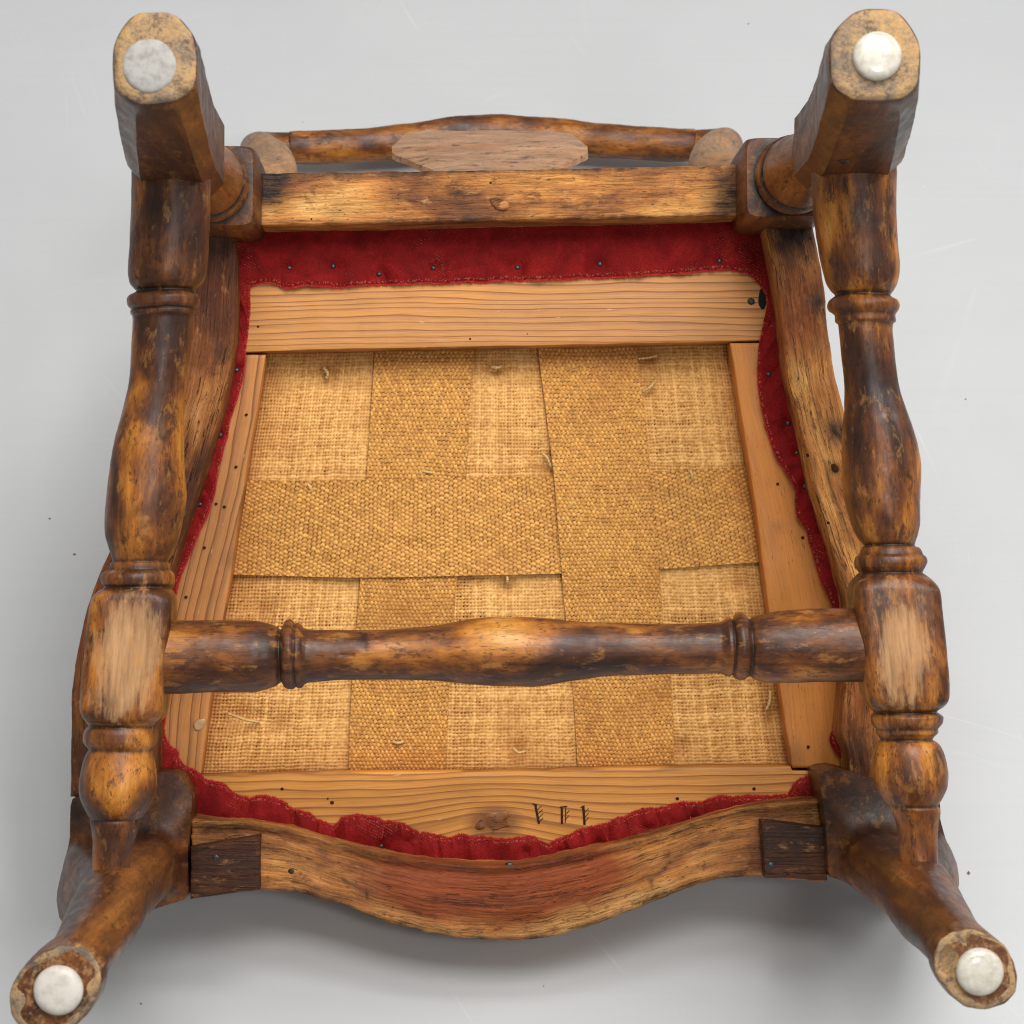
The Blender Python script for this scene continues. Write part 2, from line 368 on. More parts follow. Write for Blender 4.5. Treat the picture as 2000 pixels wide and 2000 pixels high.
def floor_mat():
    t = NT('grey_vinyl'); g = t.obj()
    big = t.noise(g, 1.1, 3, .5); mid = t.noise(g, 9, 5, .6)
    col = t.ramp(t.math('ADD', t.math('MULTIPLY', big, .6), t.math('MULTIPLY', mid, .4)), [(.3, (.545, .558, .562)), (.7, (.592, .603, .606))])
    br = t.noise(t.scale(g, (3, 240, 1), (0, 0, 0), (0, 0, .02)), 1, 4, .6)      # faint brushed roll direction
    col = t.mix(1, col, t.ramp(br, [(.3, .988), (.7, 1.010)]), 'MULTIPLY')
    sc_all = None
    for i, (ang, dens, sx) in enumerate([(.25, 46, 2.2), (1.15, 42, 2.6), (2.05, 44, 2.4), (2.75, 50, 1.9), (1.62, 40, 3.0)]):
        v = t.scale(g, (1, 1, 1), (i*3.1, i*1.7, 0), (0, 0, ang))
        u, vv, _ = t.sep(v)
        bend = t.math('MULTIPLY', t.noise(t.comb(t.math('MULTIPLY', u, 1.5), t.math('MULTIPLY', vv, 1.5), float(i)), 1, 1, .5), .35)
        line = t.noise(t.comb(t.math('MULTIPLY', u, sx*.35), t.math('MULTIPLY', t.math('ADD', vv, bend), dens*3.2), float(i)), 1, 0, .5)
        th = t.ramp(t.math('ABSOLUTE', t.math('SUBTRACT', line, .5)), [(0, 1), (.0025, .6), (.006, 0)])
        seg = t.ramp(t.noise(t.comb(t.math('MULTIPLY', u, sx*2.2), t.math('MULTIPLY', vv, dens*.35), 7.0+i), 1, 1, .5), [(.60, 0), (.70, 1)])
        s_ = t.math('MULTIPLY', th, seg)
        sc_all = s_ if sc_all is None else t.math('MAXIMUM', sc_all, s_)
    col = t.mix(t.math('MULTIPLY', sc_all, .38), col, (.84, .84, .83))
    vd = t.vor(g, 19); pick = t.vor(g, 19, out='Color')
    r0, _, _ = t.sep(pick)
    spot = t.math('LESS_THAN', vd, t.ramp(r0, [(.97, 0), (1.0, .014)]))
    col = t.mix(t.math('MULTIPLY', spot, .75), col, (.10, .085, .07))
    vd2 = t.vor(t.scale(g, (1, 1, 1), (5, 5, 0)), 31); p2, _, _ = t.sep(t.vor(t.scale(g, (1, 1, 1), (5, 5, 0)), 31, out='Color'))
    col = t.mix(t.math('MULTIPLY', t.math('LESS_THAN', vd2, t.ramp(p2, [(.88, 0), (1.0, .028)])), .6), col, (.85, .85, .85))
    r = t.ramp(mid, [(.3, .42), (.7, .52)])
    return t.fin(col, r, t.bump(t.math('ADD', mid, t.math('MULTIPLY', br, .08)), .04, .001), .35)
M['floor'] = floor_mat()

# ------------------------------------------------------------------ floor
fl = mk('floor', [(-6, -5, 0), (6, -5, 0), (6, 7, 0), (-6, 7, 0)], [(0, 1, 2, 3)], M['floor'], smooth=False)
fl['kind'] = 'structure'; fl['label'] = 'pale grey scuffed vinyl floor under the chair'

# ------------------------------------------------------------------ the chair
chair = thing('wooden_chair', 'old brown turned wood chair lying upside down with its legs up', 'chair')

def radial(px_poly, z, n=72, c=None):
    """closed traced outline -> n points by angle round its centre"""
    P = ats(px_poly, z)[:, :2]
    if c is None: c = (P.max(0)+P.min(0))/2
    Q = np.vstack([P, P[:1]]); D = []
    dense = np.concatenate([np.linspace(Q[i], Q[i+1], 40, endpoint=False) for i in range(len(P))])-c
    a = np.arctan2(dense[:, 1], dense[:, 0]); r = np.hypot(dense[:, 0], dense[:, 1])
    o = np.argsort(a); a = a[o]; r = r[o]
    q = np.linspace(-math.pi, math.pi, n, endpoint=False)
    r = np.interp(q, np.r_[a-2*math.pi, a, a+2*math.pi], np.r_[r, r, r])
    r = (np.roll(r, 1)+10*r+np.roll(r, -1))/12
    return c, np.stack([np.cos(q), np.sin(q)], 1)*r[:, None]

def glide(parent, cx, cy, z, r, mat, dome, name='foot_glide', label=None):
    c = at(cx, cy, z); n = 40; rings = []
    for rr, h in [(1.0, -.004), (1.0, dome*.35), (.965, dome*.62), (.86, dome*.82), (.68, dome*.93), (.4, dome*.985), (.12, dome)]:
        a = np.linspace(0, 2*math.pi, n, endpoint=False)
        rings.append(np.stack([c[0]+rr*r*np.cos(a), c[1]+rr*r*np.sin(a), np.full(n, z+h)], 1))
    V, F = loft(rings); return mk(name, V, F, mat, parent, label=label)

N = 72
def grain_z(V, c): return np.stack([V[:, 2], V[:, 0]-c[0], V[:, 1]-c[1]], 1)

def octa(corners, z, c=None):
    P = ats(corners, z)[:, :2]
    R = np.concatenate([np.linspace(P[i], P[(i+1) % 8], 9, endpoint=False) for i in range(8)])
    if c is None: c = (P.max(0)+P.min(0))/2
    return c, R-c
def rear_leg(foot, blockc, blockw, blockh, postX, postY, seed, label):
    """foot: eight traced corners, counter-clockwise seen from the foot"""
    rings = []; par = []
    cf, rf = octa(foot, .38)
    rs = rf.copy()
    for _ in range(9): rs = (np.roll(rs, 1, 0)+2*rs+np.roll(rs, -1, 0))/4
    _, rb_ = octa([(blockc[0]+blockw*x, blockc[1]+blockh*y) for x, y in
                    [(-1, .66), (-.70, 1), (.70, 1), (1, .70), (1, -.66), (.70, -1), (-.70, -1), (-1, -.66)]], .19)
    cb = at(*blockc, .19)[:2]
    cp = np.array((postX, postY))
    def add(c, r2, z, tag): rings.append(np.column_stack([c+r2, np.full(len(r2), z)])); par.append(tag)
    for z in np.linspace(.1315, .376, 46):                                # octagonal block, tapering to the foot
        k = (z-.1315)/(.38-.1315); k2 = max(0, (z-.19)/.19)**1.15
        ke = np.clip((z-.352)/.024, 0, 1); c = cb+(cf-cb)*k2; r2 = rb_*(1-k2)+(rf*(1-ke)+rs*ke)*k2
        add(c, r2, z, 0)
    rings = rings[::-1]; par = par[::-1]
    top = rings[0]
    # foot end: rounded edge
    c = cf
    end = [np.column_stack([c+rs*s, np.full(N, z)]) for s, z in ((.965, .3795), (.985, .3785))]
    rings = end+rings; par = [0, 0]+par
    q = np.arctan2(rb_[:, 1], rb_[:, 0]); circ = np.stack([np.cos(q), np.sin(q)], 1)
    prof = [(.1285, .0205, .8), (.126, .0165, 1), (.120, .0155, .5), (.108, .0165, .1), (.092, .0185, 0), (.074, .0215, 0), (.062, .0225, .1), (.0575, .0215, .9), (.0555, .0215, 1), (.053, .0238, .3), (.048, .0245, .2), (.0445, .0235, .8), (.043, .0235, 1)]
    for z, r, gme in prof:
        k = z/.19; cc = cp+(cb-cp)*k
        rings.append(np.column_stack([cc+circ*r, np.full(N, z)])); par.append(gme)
    e = 9.0
    sq = np.stack([np.sign(np.cos(q))*np.abs(np.cos(q))**(2/e), np.sign(np.sin(q))*np.abs(np.sin(q))**(2/e)], 1)
    for z, h in [(.0425, .0238), (.040, .0250), (.034, .0258), (.02, .026), (.0, .026), (-.03, .026), (-.072, .025)]:
        rings.append(np.column_stack([cp+sq*h, np.full(N, z)])); par.append(.0)
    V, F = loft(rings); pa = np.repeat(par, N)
    V = dent(V, .0004, 30, seed); V = dent(V, .00015, 190, seed+3)
    z = V[:, 2]
    tone = np.where(z > .13, -.075, 0)+np.where((z > .045) & (z < .125), .06, 0)+np.where(z < .043, -.05, 0)
    wear = np.zeros(len(V)); edge = np.clip((z-.355)/.025, 0, 1)
    wear += .30*edge
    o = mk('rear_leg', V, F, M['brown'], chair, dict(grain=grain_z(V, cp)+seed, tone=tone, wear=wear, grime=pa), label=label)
    sharp(o, 24)
    # end grain sole
    rings = [np.column_stack([cf+rs*s, np.full(N, zz)]) for s, zz in ((.97, .3790), (.955, .3803), (.8, .3808), (.4, .3808), (.05, .3808))]
    V, F = loft(rings); V = dent(V, .0006, 140, seed); mk('foot_sole', V, F, M['endgrain'], o)
    return o

footL = [(220, 174), (266, 208), (346, 201), (385, 172), (386, 74), (342, 21), (258, 22), (219, 82)]
footR = [(1620, 168), (1662, 198), (1760, 201), (1797, 168), (1800, 80), (1756, 16), (1672, 15), (1617, 70)]
rl = rear_leg(footL, (335, 268), 85, 86, -.1480, .2312, 1.0, 'rear leg with a flat worn felt pad on its foot')
glide(rl, 292, 129, .380, .0130, M['felt'], .0022, 'felt_pad', 'round grey worn pad')
rr = rear_leg(footR, (1669, 255), 91, 88, .2030, .2372, 6.0, 'rear leg with a glossy white domed glide on its foot')
glide(rr, 1712, 111, .380, .0120, M['glide'], .0062)
def peg(parent, c, nrm, r):
    nrm = np.array(nrm, float)/np.linalg.norm(nrm); a = np.cross(nrm, (0, 0, 1)); a /= np.linalg.norm(a); b = np.cross(nrm, a)
    th = np.linspace(0, 2*math.pi, 20, endpoint=False); rings = [c+nrm*h+r*k*(np.cos(th)[:, None]*a+np.sin(th)[:, None]*b) for k, h in ((1, -.003), (1, .0005), (.8, .0010), (.1, .0011))]
    V, F = loft(rings); z_ = np.zeros(len(V)); mk('peg', V, F, M['brown'], parent, dict(grain=V*3.0, tone=z_-.12, wear=z_, grime=z_+.35))
pv = np.array([v.co for v in rr.data.vertices]); tgt = at(1646, 298, .235); sel = pv[(np.abs(pv[:, 2]-.235) < .006) & (np.abs(pv[:, 0]-tgt[0]) < .006) & (pv[:, 1] < .24)]
peg(rr, np.array((tgt[0], sel[:, 1].min()+.0002 if len(sel) else tgt[1], .235)), (0, -1, .12), .0033)

def front_leg(block, secs, foot, gl, seed, outer, label, gmat=None, zb=.010):
    """block: traced corner block outline; secs: (z, px, py, rx, ry, rot); foot: traced sole outline"""
    c0, b0 = radial(block, zb); q = np.linspace(-math.pi, math.pi, N, endpoint=False)
    rings = []; gm = []
    cxs = []
    for z, px, py, rx, ry, rot in secs:
        c = at(px, py, z)[:2]; cxs.append((z, c[0], c[1], rx, ry, rot))
    cxs = np.array(cxs)
    cf, f0 = radial(foot, .38)
    zs = np.r_[np.linspace(-.068, zb, 8), zb+np.array((.0012, .0024, .0036, .0052, .0075, .010, .013)), np.linspace(zb+.017, .17, 34), np.linspace(.174, .376, 44)]
    s0 = .175
    for z in zs:
        zz = max(z, s0)
        c1 = np.array([pchip(cxs[:, 0], cxs[:, k], zz) for k in (1, 2)]); rx, ry = [pchip(cxs[:, 0], cxs[:, k], zz) for k in (3, 4)]
        rot = np.interp(zz, cxs[:, 0], cxs[:, 5]); e = 2.35
        ce = np.sign(np.cos(q-rot))*np.abs(np.cos(q-rot))**(2/e)*rx; se = np.sign(np.sin(q-rot))*np.abs(np.sin(q-rot))**(2/e)*ry
        shaft = c1+np.stack([ce*math.cos(rot)-se*math.sin(rot), ce*math.sin(rot)+se*math.cos(rot)], 1)
        blk = c0+b0
        if z <= zb: P = blk if z > -.06 else c0+b0*.985
        elif z < s0:
            t = (z-zb)/(s0-zb)
            # the inner side cuts in quickly, the knee on the outer side stays full for longer
            d = (b0/np.linalg.norm(b0, axis=1)[:, None]) @ np.array(outer)
            kin = 1-math.exp(-(z-zb)/.0036); kout = t**1.7*(3-2*t)/1.0
            kin = min(1, kin); kout = min(1, kout)
            wgt = np.clip((d-.30)/.62, 0, 1); wgt = wgt*wgt*(3-2*wgt); k = kin*(1-wgt)+kout*wgt
            P = blk*(1-k[:, None])+shaft*k[:, None]
        else:
            kf = np.clip((z-.345)/(.376-.345), 0, 1); kf = kf*kf*(3-2*kf)
            P = shaft*(1-kf)+(cf+f0)*kf
        rings.append(np.column_stack([P, np.full(N, z)])); gm.append(0)
    for s, z in ((.99, .3785), (.965, .3798)): rings.append(np.column_stack([cf+f0*s, np.full(N, z)])); gm.append(0)
    V, F = loft(rings); V = dent(V, .0006, 26, seed); V = dent(V, .00015, 170, seed+2)
    z = V[:, 2]; g = np.zeros(len(V)); tone = np.where(z < .05, -.08, -.02)
    wear = .34*np.clip((z-.352)/.028, 0, 1)+blobs(V, [(at(secs[1][1]+outer[0]*10, secs[1][2]-60*outer[1]*-1, .25), .02, .05)])
    o = mk('front_leg', V, F, M['brown'], chair, dict(grain=grain_z(V, c0)+seed, tone=tone, wear=wear, grime=g), label=label)
    sharp(o, 30)
    rings = [np.column_stack([cf+f0*s, np.full(N, zz)]) for s, zz in ((.975, .3795), (.94, .3806), (.8, .3796), (.5, .3792), (.05, .3790))]
    V, F = loft(rings); V = dent(V, .0011, 110, seed); mk('foot_sole', V, F, M['endgrain'], o)
    glide(o, gl[0], gl[1], .379, gl[2], gmat or M['glide'], gl[3])
    return o
blockL = [(137, 1560), (137, 1640), (123, 1700), (112, 1750), (118, 1795), (150, 1822), (215, 1808), (286, 1780), (368, 1755), (366, 1655), (377, 1556), (351, 1512), (311, 1506), (200, 1545)]
blockR = [(1835, 1560), (1836, 1600), (1848, 1640), (1866, 1683), (1871, 1720), (1862, 1760), (1820, 1788), (1760, 1772), (1717, 1750), (1670, 1727), (1619, 1712), (1613, 1621), (1601, 1508), (1640, 1503), (1700, 1520), (1790, 1545)]
secL = [(.175, 220, 1758, .0195, .0195, 0), (.25, 196, 1806, .0188, .0182, .5), (.30, 174, 1843, .0172, .0160, .7), (.335, 150, 1876, .0163, .0152, .8), (.355, 130, 1905, .019, .018, .8), (.38, 112, 1932, .022, .022, .8)]
secR = [(.175, 1792, 1744, .0200, .0195, 0), (.25, 1822, 1790, .0188, .0182, -.5), (.30, 1846, 1820, .0172, .0160, -.7), (.335, 1868, 1846, .0163, .0152, -.8), (.355, 1888, 1872, .018, .017, -.8), (.38, 1906, 1895, .021, .021, -.8)]
ftL = [(16, 1950), (24, 1918), (45, 1888), (80, 1860), (118, 1846), (150, 1846), (180, 1858), (200, 1882), (203, 1910), (190, 1950), (168, 1985), (140, 2012), (105, 2028), (70, 2028), (38, 2010), (20, 1982)]
ftR = [(1821, 1866), (1835, 1835), (1860, 1818), (1895, 1812), (1930, 1822), (1962, 1846), (1981, 1878), (1988, 1910), (1984, 1940), (1965, 1962), (1930, 1974), (1888, 1971), (1860, 1950), (1838, 1922), (1824, 1895)]
fl_ = front_leg(blockL, secL, ftL, (115, 1933, .0119, .0062), 2.0, (-.88, -.47), 'front leg whose white glide is smeared and dull', M['glide_dull'])
fr_ = front_leg(blockR, secR, ftR, (1912, 1897, .0116, .0062), 9.0, (.88, -.47), 'front leg whose white glide is clean and round', None, .024)

# ---- turned stretchers
ZS = .175
def stretcher(name, keys, axis, mat, seed, block=None, ends=(0, 0), label=None, dark=(), bright=(), splits=()):
    """keys: (pos, lo, hi) traced edges; axis 'y' runs down the picture, 'x' across"""
    K = np.array(keys, float); q = np.arange(K[0, 0], K[-1, 0]+.01, 1.6)
    lo = pchip(K[:, 0], K[:, 1], q); hi = pchip(K[:, 0], K[:, 2], q)
    NS = 96; th = np.linspace(0, 2*math.pi, NS, endpoint=False); rings = []; rad = []
    for p, a, b in zip(q, lo, hi):
        A, B = (at(a, p, ZS), at(b, p, ZS)) if axis == 'y' else (at(p, a, ZS), at(p, b, ZS))
        c = (A+B)/2; r = np.linalg.norm(A-B)/2; e = 2.0
        if block:
            k = min(1, max(0, (p-block[0])/26))*min(1, max(0, (block[1]-p)/26)); e = 2+k*5.0
        cs = np.sign(np.cos(th))*np.abs(np.cos(th))**(2/e)*r; sn = np.sign(np.sin(th))*np.abs(np.sin(th))**(2/e)*r
        d = (B-A)/np.linalg.norm(B-A)
        rings.append(c+cs[:, None]*d+sn[:, None]*np.array((0, 0, 1))); rad.append(r)
    V, F = loft(rings); V = dent(V, .0007, 38, seed); V = dent(V, .00012, 200, seed+4)
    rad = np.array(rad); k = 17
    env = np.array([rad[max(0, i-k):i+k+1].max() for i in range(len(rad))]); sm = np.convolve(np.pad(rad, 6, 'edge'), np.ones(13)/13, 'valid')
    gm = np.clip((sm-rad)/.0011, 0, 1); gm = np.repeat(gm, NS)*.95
    P0 = rings[0].mean(0); ax = rings[-1].mean(0)-P0; ax /= np.linalg.norm(ax)
    u = (V-P0) @ ax; perp = (V-P0)-u[:, None]*ax
    grain = np.stack([u, perp[:, 0]+perp[:, 1], perp[:, 2]], 1)+seed
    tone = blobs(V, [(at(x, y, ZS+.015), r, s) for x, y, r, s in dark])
    wear = blobs(V, [(at(x, y, ZS+.02), r, s) for x, y, r, s in bright])
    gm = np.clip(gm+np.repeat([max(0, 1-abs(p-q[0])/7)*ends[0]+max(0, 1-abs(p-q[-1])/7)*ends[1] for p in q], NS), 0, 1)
    for pl, rad_ in splits:                                   # dry splits and knots in the wood, sunk into the surface
        Q = resample(np.array(pl, float), max(2, int(len(pl)*14))) if len(pl) > 1 else np.array(pl, float)
        best = np.full(len(V), 9.)
        for x, y in Q:
            p = at(x, y, ZS+.018); dd = np.hypot(V[:, 0]-p[0], V[:, 1]-p[1])+np.where(V[:, 2] < ZS, 9, 0); best = np.minimum(best, dd)
        k_ = np.exp(-(best/rad_)**2); gm = np.clip(gm+k_*.75, 0, 1); V = V-np.stack([0*k_, 0*k_, k_*.0006], 1)
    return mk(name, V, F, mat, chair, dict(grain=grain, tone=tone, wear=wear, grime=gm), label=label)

KL = [(338, 257, 411), (400, 257, 411), (470, 254, 408), (530, 251, 402), (552, 254, 395), (563, 262, 384), (569, 267, 377), (573, 262, 380), (578, 252, 387), (586, 248, 390), (596, 249, 389), (602, 253, 384), (605, 257, 380), (608, 254, 382), (615, 255, 381), (618, 258, 376), (626, 259, 374), (680, 257, 369), (742, 252, 364), (804, 240, 359), (866, 223, 360), (928, 212, 362), (965, 208, 364), (1012, 205, 358), (1043, 207, 352), (1074, 215, 340), (1090, 219, 331), (1097, 221, 327), (1101, 216, 330), (1112, 214, 332), (1116, 207, 336), (1120, 200, 340), (1130, 196, 342), (1140, 198, 341), (1146, 204, 336), (1150, 200, 337), (1156, 191, 340), (1168, 184, 342), (1230, 176, 338), (1323, 168, 328), (1385, 164, 324), (1402, 166, 319), (1412, 171, 312), (1418, 175, 306), (1424, 168, 306), (1432, 164, 308), (1445, 163, 308), (1454, 167, 306), (1459, 172, 302), (1463, 175, 300), (1468, 171, 299), (1478, 166, 300), (1509, 158, 306), (1532, 155, 307), (1555, 157, 302), (1574, 164, 293), (1588, 171, 284), (1596, 175, 277), (1600, 177, 272), (1604, 176, 273), (1615, 178, 271), (1640, 181, 263), (1670, 181, 256), (1735, 181, 250)]
KR = [(328, 1585, 1750), (400, 1587, 1750), (472, 1597, 1753), (527, 1607, 1757), (552, 1614, 1753), (568, 1624, 1745), (577, 1632, 1739), (582, 1626, 1744), (588, 1619, 1754), (598, 1616, 1757), (606, 1619, 1755), (612, 1627, 1751), (617, 1631, 1749), (628, 1631, 1750), (634, 1637, 1744), (645, 1638, 1743), (690, 1643, 1746), (762, 1650, 1757), (798, 1650, 1769), (835, 1646, 1782), (871, 1645, 1791), (925, 1645, 1798), (980, 1650, 1798), (1016, 1659, 1797), (1045, 1670, 1791), (1060, 1681, 1786), (1066, 1687, 1785), (1070, 1681, 1794), (1078, 1678, 1799), (1083, 1676, 1801), (1088, 1670, 1807), (1097, 1668, 1810), (1106, 1669, 1807), (1113, 1674, 1803), (1118, 1677, 1801), (1124, 1671, 1809), (1132, 1666, 1817), (1150, 1662, 1826), (1192, 1664, 1832), (1278, 1674, 1841), (1340, 1684, 1845), (1366, 1690, 1844), (1380, 1698, 1837), (1390, 1706, 1829), (1394, 1703, 1835), (1400, 1700, 1841), (1410, 1701, 1840), (1418, 1706, 1835), (1423, 1711, 1831), (1430, 1711, 1831), (1438, 1716, 1824), (1444, 1720, 1821), (1450, 1715, 1830), (1460, 1710, 1838), (1483, 1705, 1847), (1511, 1703, 1852), (1534, 1708, 1850), (1553, 1718, 1842), (1567, 1729, 1834), (1573, 1735, 1830), (1578, 1737, 1835), (1586, 1743, 1836), (1605, 1751, 1833), (1652, 1757, 1830), (1722, 1760, 1833)]
KC = [(300, 1210, 1356), (331, 1211, 1356), (416, 1210, 1352), (494, 1211, 1352), (521, 1216, 1346), (540, 1223, 1339), (550, 1229, 1332), (554, 1220, 1340), (560, 1211, 1345), (568, 1210, 1346), (573, 1214, 1345), (577, 1219, 1341), (581, 1217, 1344), (588, 1220, 1343), (593, 1226, 1337), (603, 1230, 1332), (688, 1231, 1327), (766, 1229, 1327), (843, 1223, 1329), (921, 1210, 1337), (979, 1204, 1341), (1038, 1205, 1341), (1058, 1207, 1339), (1116, 1212, 1330), (1194, 1217, 1320), (1272, 1219, 1318), (1349, 1217, 1317), (1405, 1214, 1315), (1415, 1209, 1319), (1421, 1205, 1322), (1426, 1205, 1322), (1430, 1208, 1319), (1436, 1199, 1326), (1446, 1195, 1329), (1454, 1198, 1328), (1460, 1206, 1322), (1464, 1209, 1320), (1470, 1205, 1325), (1489, 1199, 1331), (1524, 1193, 1333), (1621, 1188, 1332), (1700, 1187, 1332)]
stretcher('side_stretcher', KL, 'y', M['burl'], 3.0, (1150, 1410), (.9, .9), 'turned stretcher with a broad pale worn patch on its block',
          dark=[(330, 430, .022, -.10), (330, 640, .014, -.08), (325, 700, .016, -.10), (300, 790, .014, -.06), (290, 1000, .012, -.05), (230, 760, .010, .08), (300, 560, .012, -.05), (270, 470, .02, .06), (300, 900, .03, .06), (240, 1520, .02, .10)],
          bright=[(262, 1200, .016, .42), (255, 1255, .020, .52), (245, 1320, .021, .52), (232, 1372, .014, .38), (250, 1450, .008, .25), (290, 1125, .008, .2), (290, 590, .007, .2), (240, 1500, .012, .15)],
          splits=[([(278, 712), (281, 722), (284, 734)], .0030), ([(300, 575), (301, 600)], .0008), ([(240, 980), (236, 1030), (238, 1062)], .0009)])
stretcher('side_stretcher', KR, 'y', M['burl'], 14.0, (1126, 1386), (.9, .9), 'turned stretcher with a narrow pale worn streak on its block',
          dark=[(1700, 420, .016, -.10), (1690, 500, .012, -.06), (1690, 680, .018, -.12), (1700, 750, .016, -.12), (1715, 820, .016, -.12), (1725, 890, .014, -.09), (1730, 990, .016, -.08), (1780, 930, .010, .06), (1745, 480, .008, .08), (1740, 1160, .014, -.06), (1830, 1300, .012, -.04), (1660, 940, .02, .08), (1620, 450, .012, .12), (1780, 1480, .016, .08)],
          bright=[(1740, 1190, .012, .42), (1748, 1250, .014, .55), (1758, 1320, .016, .46), (1782, 1275, .014, .40), (1770, 1370, .012, .32), (1790, 1210, .012, .3), (1720, 1100, .008, .2), (1690, 600, .007, .18)],
          splits=[([(1733, 372), (1736, 420), (1742, 480), (1741, 540), (1737, 566)], .0009), ([(1646, 350), (1648, 374)], .0008), ([(1836, 1475), (1838, 1490), (1834, 1505)], .0028)])
stretcher('cross_stretcher', KC, 'x', M['burl_b'], 21.0, None, (1, 1), 'turned stretcher running across between the two side stretchers',
          dark=[(520, 1280, .016, -.16), (400, 1330, .02, -.10), (610, 1320, .018, -.05), (1200, 1270, .03, -.08), (1350, 1290, .03, -.08), (960, 1215, .022, .16), (1010, 1260, .012, .14), (760, 1240, .016, .05), (1490, 1280, .014, -.05), (1660, 1250, .02, -.06)],
          bright=[(1548, 1265, .006, .34), (1665, 1290, .007, .34), (1500, 1268, .005, .3), (980, 1275, .004, .2), (1048, 1268, .003, .45), (1098, 1271, .0035, .45), (1150, 1268, .002, .4), (1224, 1242, .004, .4), (870, 1300, .006, .2)],
          splits=[([(708, 1240), (711, 1262)], .0022), ([(664, 1279), (690, 1281)], .0008), ([(1090, 1300), (1130, 1303)], .0010)])

# ---- seat rails
def strip(name, inner, outer, z0, z1, mat, seed, n=120, bev=.003, parent=None, dark=(), red=(), grime=(), label=None, gdir=None, crown=0.0, lip=None, amp=.0006, knots=(), rip=1.0):
    """a rail between two traced edges (at z0), with depth z0..z1 and rounded edges"""
    I = ats(resample(inner, n), z0); O = ats(resample(outer, n), z0)
    rings = []
    for k in range(n):
        d = O[k]-I[k]; Wd = np.linalg.norm(d[:2]); d = d/np.linalg.norm(d)
        prof = [(0, z1), (0, (z0+z1)/2), (0, z0-bev)]
        prof += [(bev*(1-math.cos(a)), z0-bev*(1-math.sin(a))) for a in (.4, .8, 1.2)]
        for s in np.linspace(.04, .96, 15):
            z = z0+crown*(1-(2*s-1)**2)
            if lip: z += lip(k/(n-1), s)
            prof.append((bev+(Wd-2*bev)*s, z))
        prof += [(Wd-bev*(1-math.cos(a)), z0-bev*(1-math.sin(a))) for a in (1.2, .8, .4)]
        prof += [(Wd, z0-bev), (Wd, (z0+z1)/2), (Wd, z1)]
        rings.append(np.array([I[k]+np.array((d[0]*s, d[1]*s, 0))+np.array((0, 0, z-z0)) for s, z in prof]))
    V, F = loft(rings); V = dent(V, amp, 60, seed); V = dent(V, amp*.5, 240, seed+5)
    mid = (I+O)/2; s = np.r_[0, np.cumsum(np.linalg.norm(np.diff(mid, axis=0), axis=1))]
    m = len(rings[0]); u = np.repeat(s, m); dd = O-I; wv = np.concatenate([((r-mid[k]) @ (dd[k]/np.linalg.norm(dd[k]))) for k, r in enumerate(rings)])
    if gdir is not None:
        g = np.asarray(gdir, float); u = V[:, :2] @ g; wv = V[:, :2] @ np.array((-g[1], g[0]))
    kn = np.zeros(len(V)); wv = wv.copy()
    for p, r, a in knots:
        e = np.exp(-(np.linalg.norm((V-p)*np.array((.62, 1, 1)), axis=1)/r)**2); kn += e
        wide = np.exp(-((V[:, 0]-p[0])/(r*3.2))**2-((V[:, 1]-p[1])/(r*2.1))**2)
        wv += a*wide*np.sign(wv-0)*1.0
    grain = np.stack([u, wv, V[:, 2]], 1)+seed
    return mk(name, V, F, mat, parent or chair, dict(grain=grain, tone=blobs(V, dark), red=blobs(V, red), grime=np.clip(blobs(V, grime), 0, 1), wear=np.zeros(len(V)), knot=np.clip(kn, 0, 1)), label=label)

P0 = lambda x, y: at(x, y, 0)
rear = strip('rear_rail', [(508, 441), (700, 438), (1019, 431), (1250, 426), (1443, 421)], [(508, 338), (700, 335), (1019, 330), (1250, 326), (1443, 321)], 0, -.062, M['raw'], 1.0, bev=.0022,
      dark=[(P0(600, 395), .035, .12), (P0(680, 390), .02, .14), (P0(1330, 370), .035, .08), (P0(1000, 400), .03, -.03), (P0(1200, 345), .03, -.06)],
      grime=[(P0(515, 360), .012, .9), (P0(530, 345), .016, .7), (P0(1430, 370), .013, .85), (P0(1410, 395), .012, .6), (P0(980, 392), .004, .7), (line([(560, 337), (700, 336), (850, 334), (1019, 331), (1250, 327), (1400, 324)], 70), .0028, .8), (line([(620, 440), (800, 436), (1019, 431), (1250, 426), (1420, 422)], 70), .0022, .7), (line([(880, 375), (930, 383), (940, 378)], 20), .0010, .9), (line([(512, 372), (550, 372)], 12), .0009, 1), (line([(512, 398), (548, 396)], 12), .0009, 1)], label='scuffed rear seat rail with a knot in its middle')
# knot in the rear rail
def lump(name, px, py, z, rx, ry, h, mat, parent, seed=0., rot=0., label=None, tone=0):
    c = at(px, py, z); n = 22; rings = []
    for s, hh in ((1, -.0008), (.9, .4*h), (.65, .85*h), (.3, h), (.06, h)):
        a = np.linspace(0, 2*math.pi, n, endpoint=False); x = rx*s*np.cos(a); y = ry*s*np.sin(a)
        rings.append(np.stack([c[0]+x*math.cos(rot)-y*math.sin(rot), c[1]+x*math.sin(rot)+y*math.cos(rot), np.full(n, z+hh)], 1))
    V, F = loft(rings); V = dent(V, min(rx, ry)*.22, 180, seed+px*.01)
    z_ = np.zeros(len(V)); return mk(name, V, F, mat, parent, dict(grain=V*1.0, tone=z_+tone, wear=z_, grime=z_, red=z_, knot=z_), label=label)
lump('knot', 975, 399, .0001, .0068, .0036, .0005, M['raw_dark'], rear, 1, -.5)
lump('knot', 984, 402, .0003, .0036, .0030, .0005, M['raw'], rear, 2, .3, tone=.1)

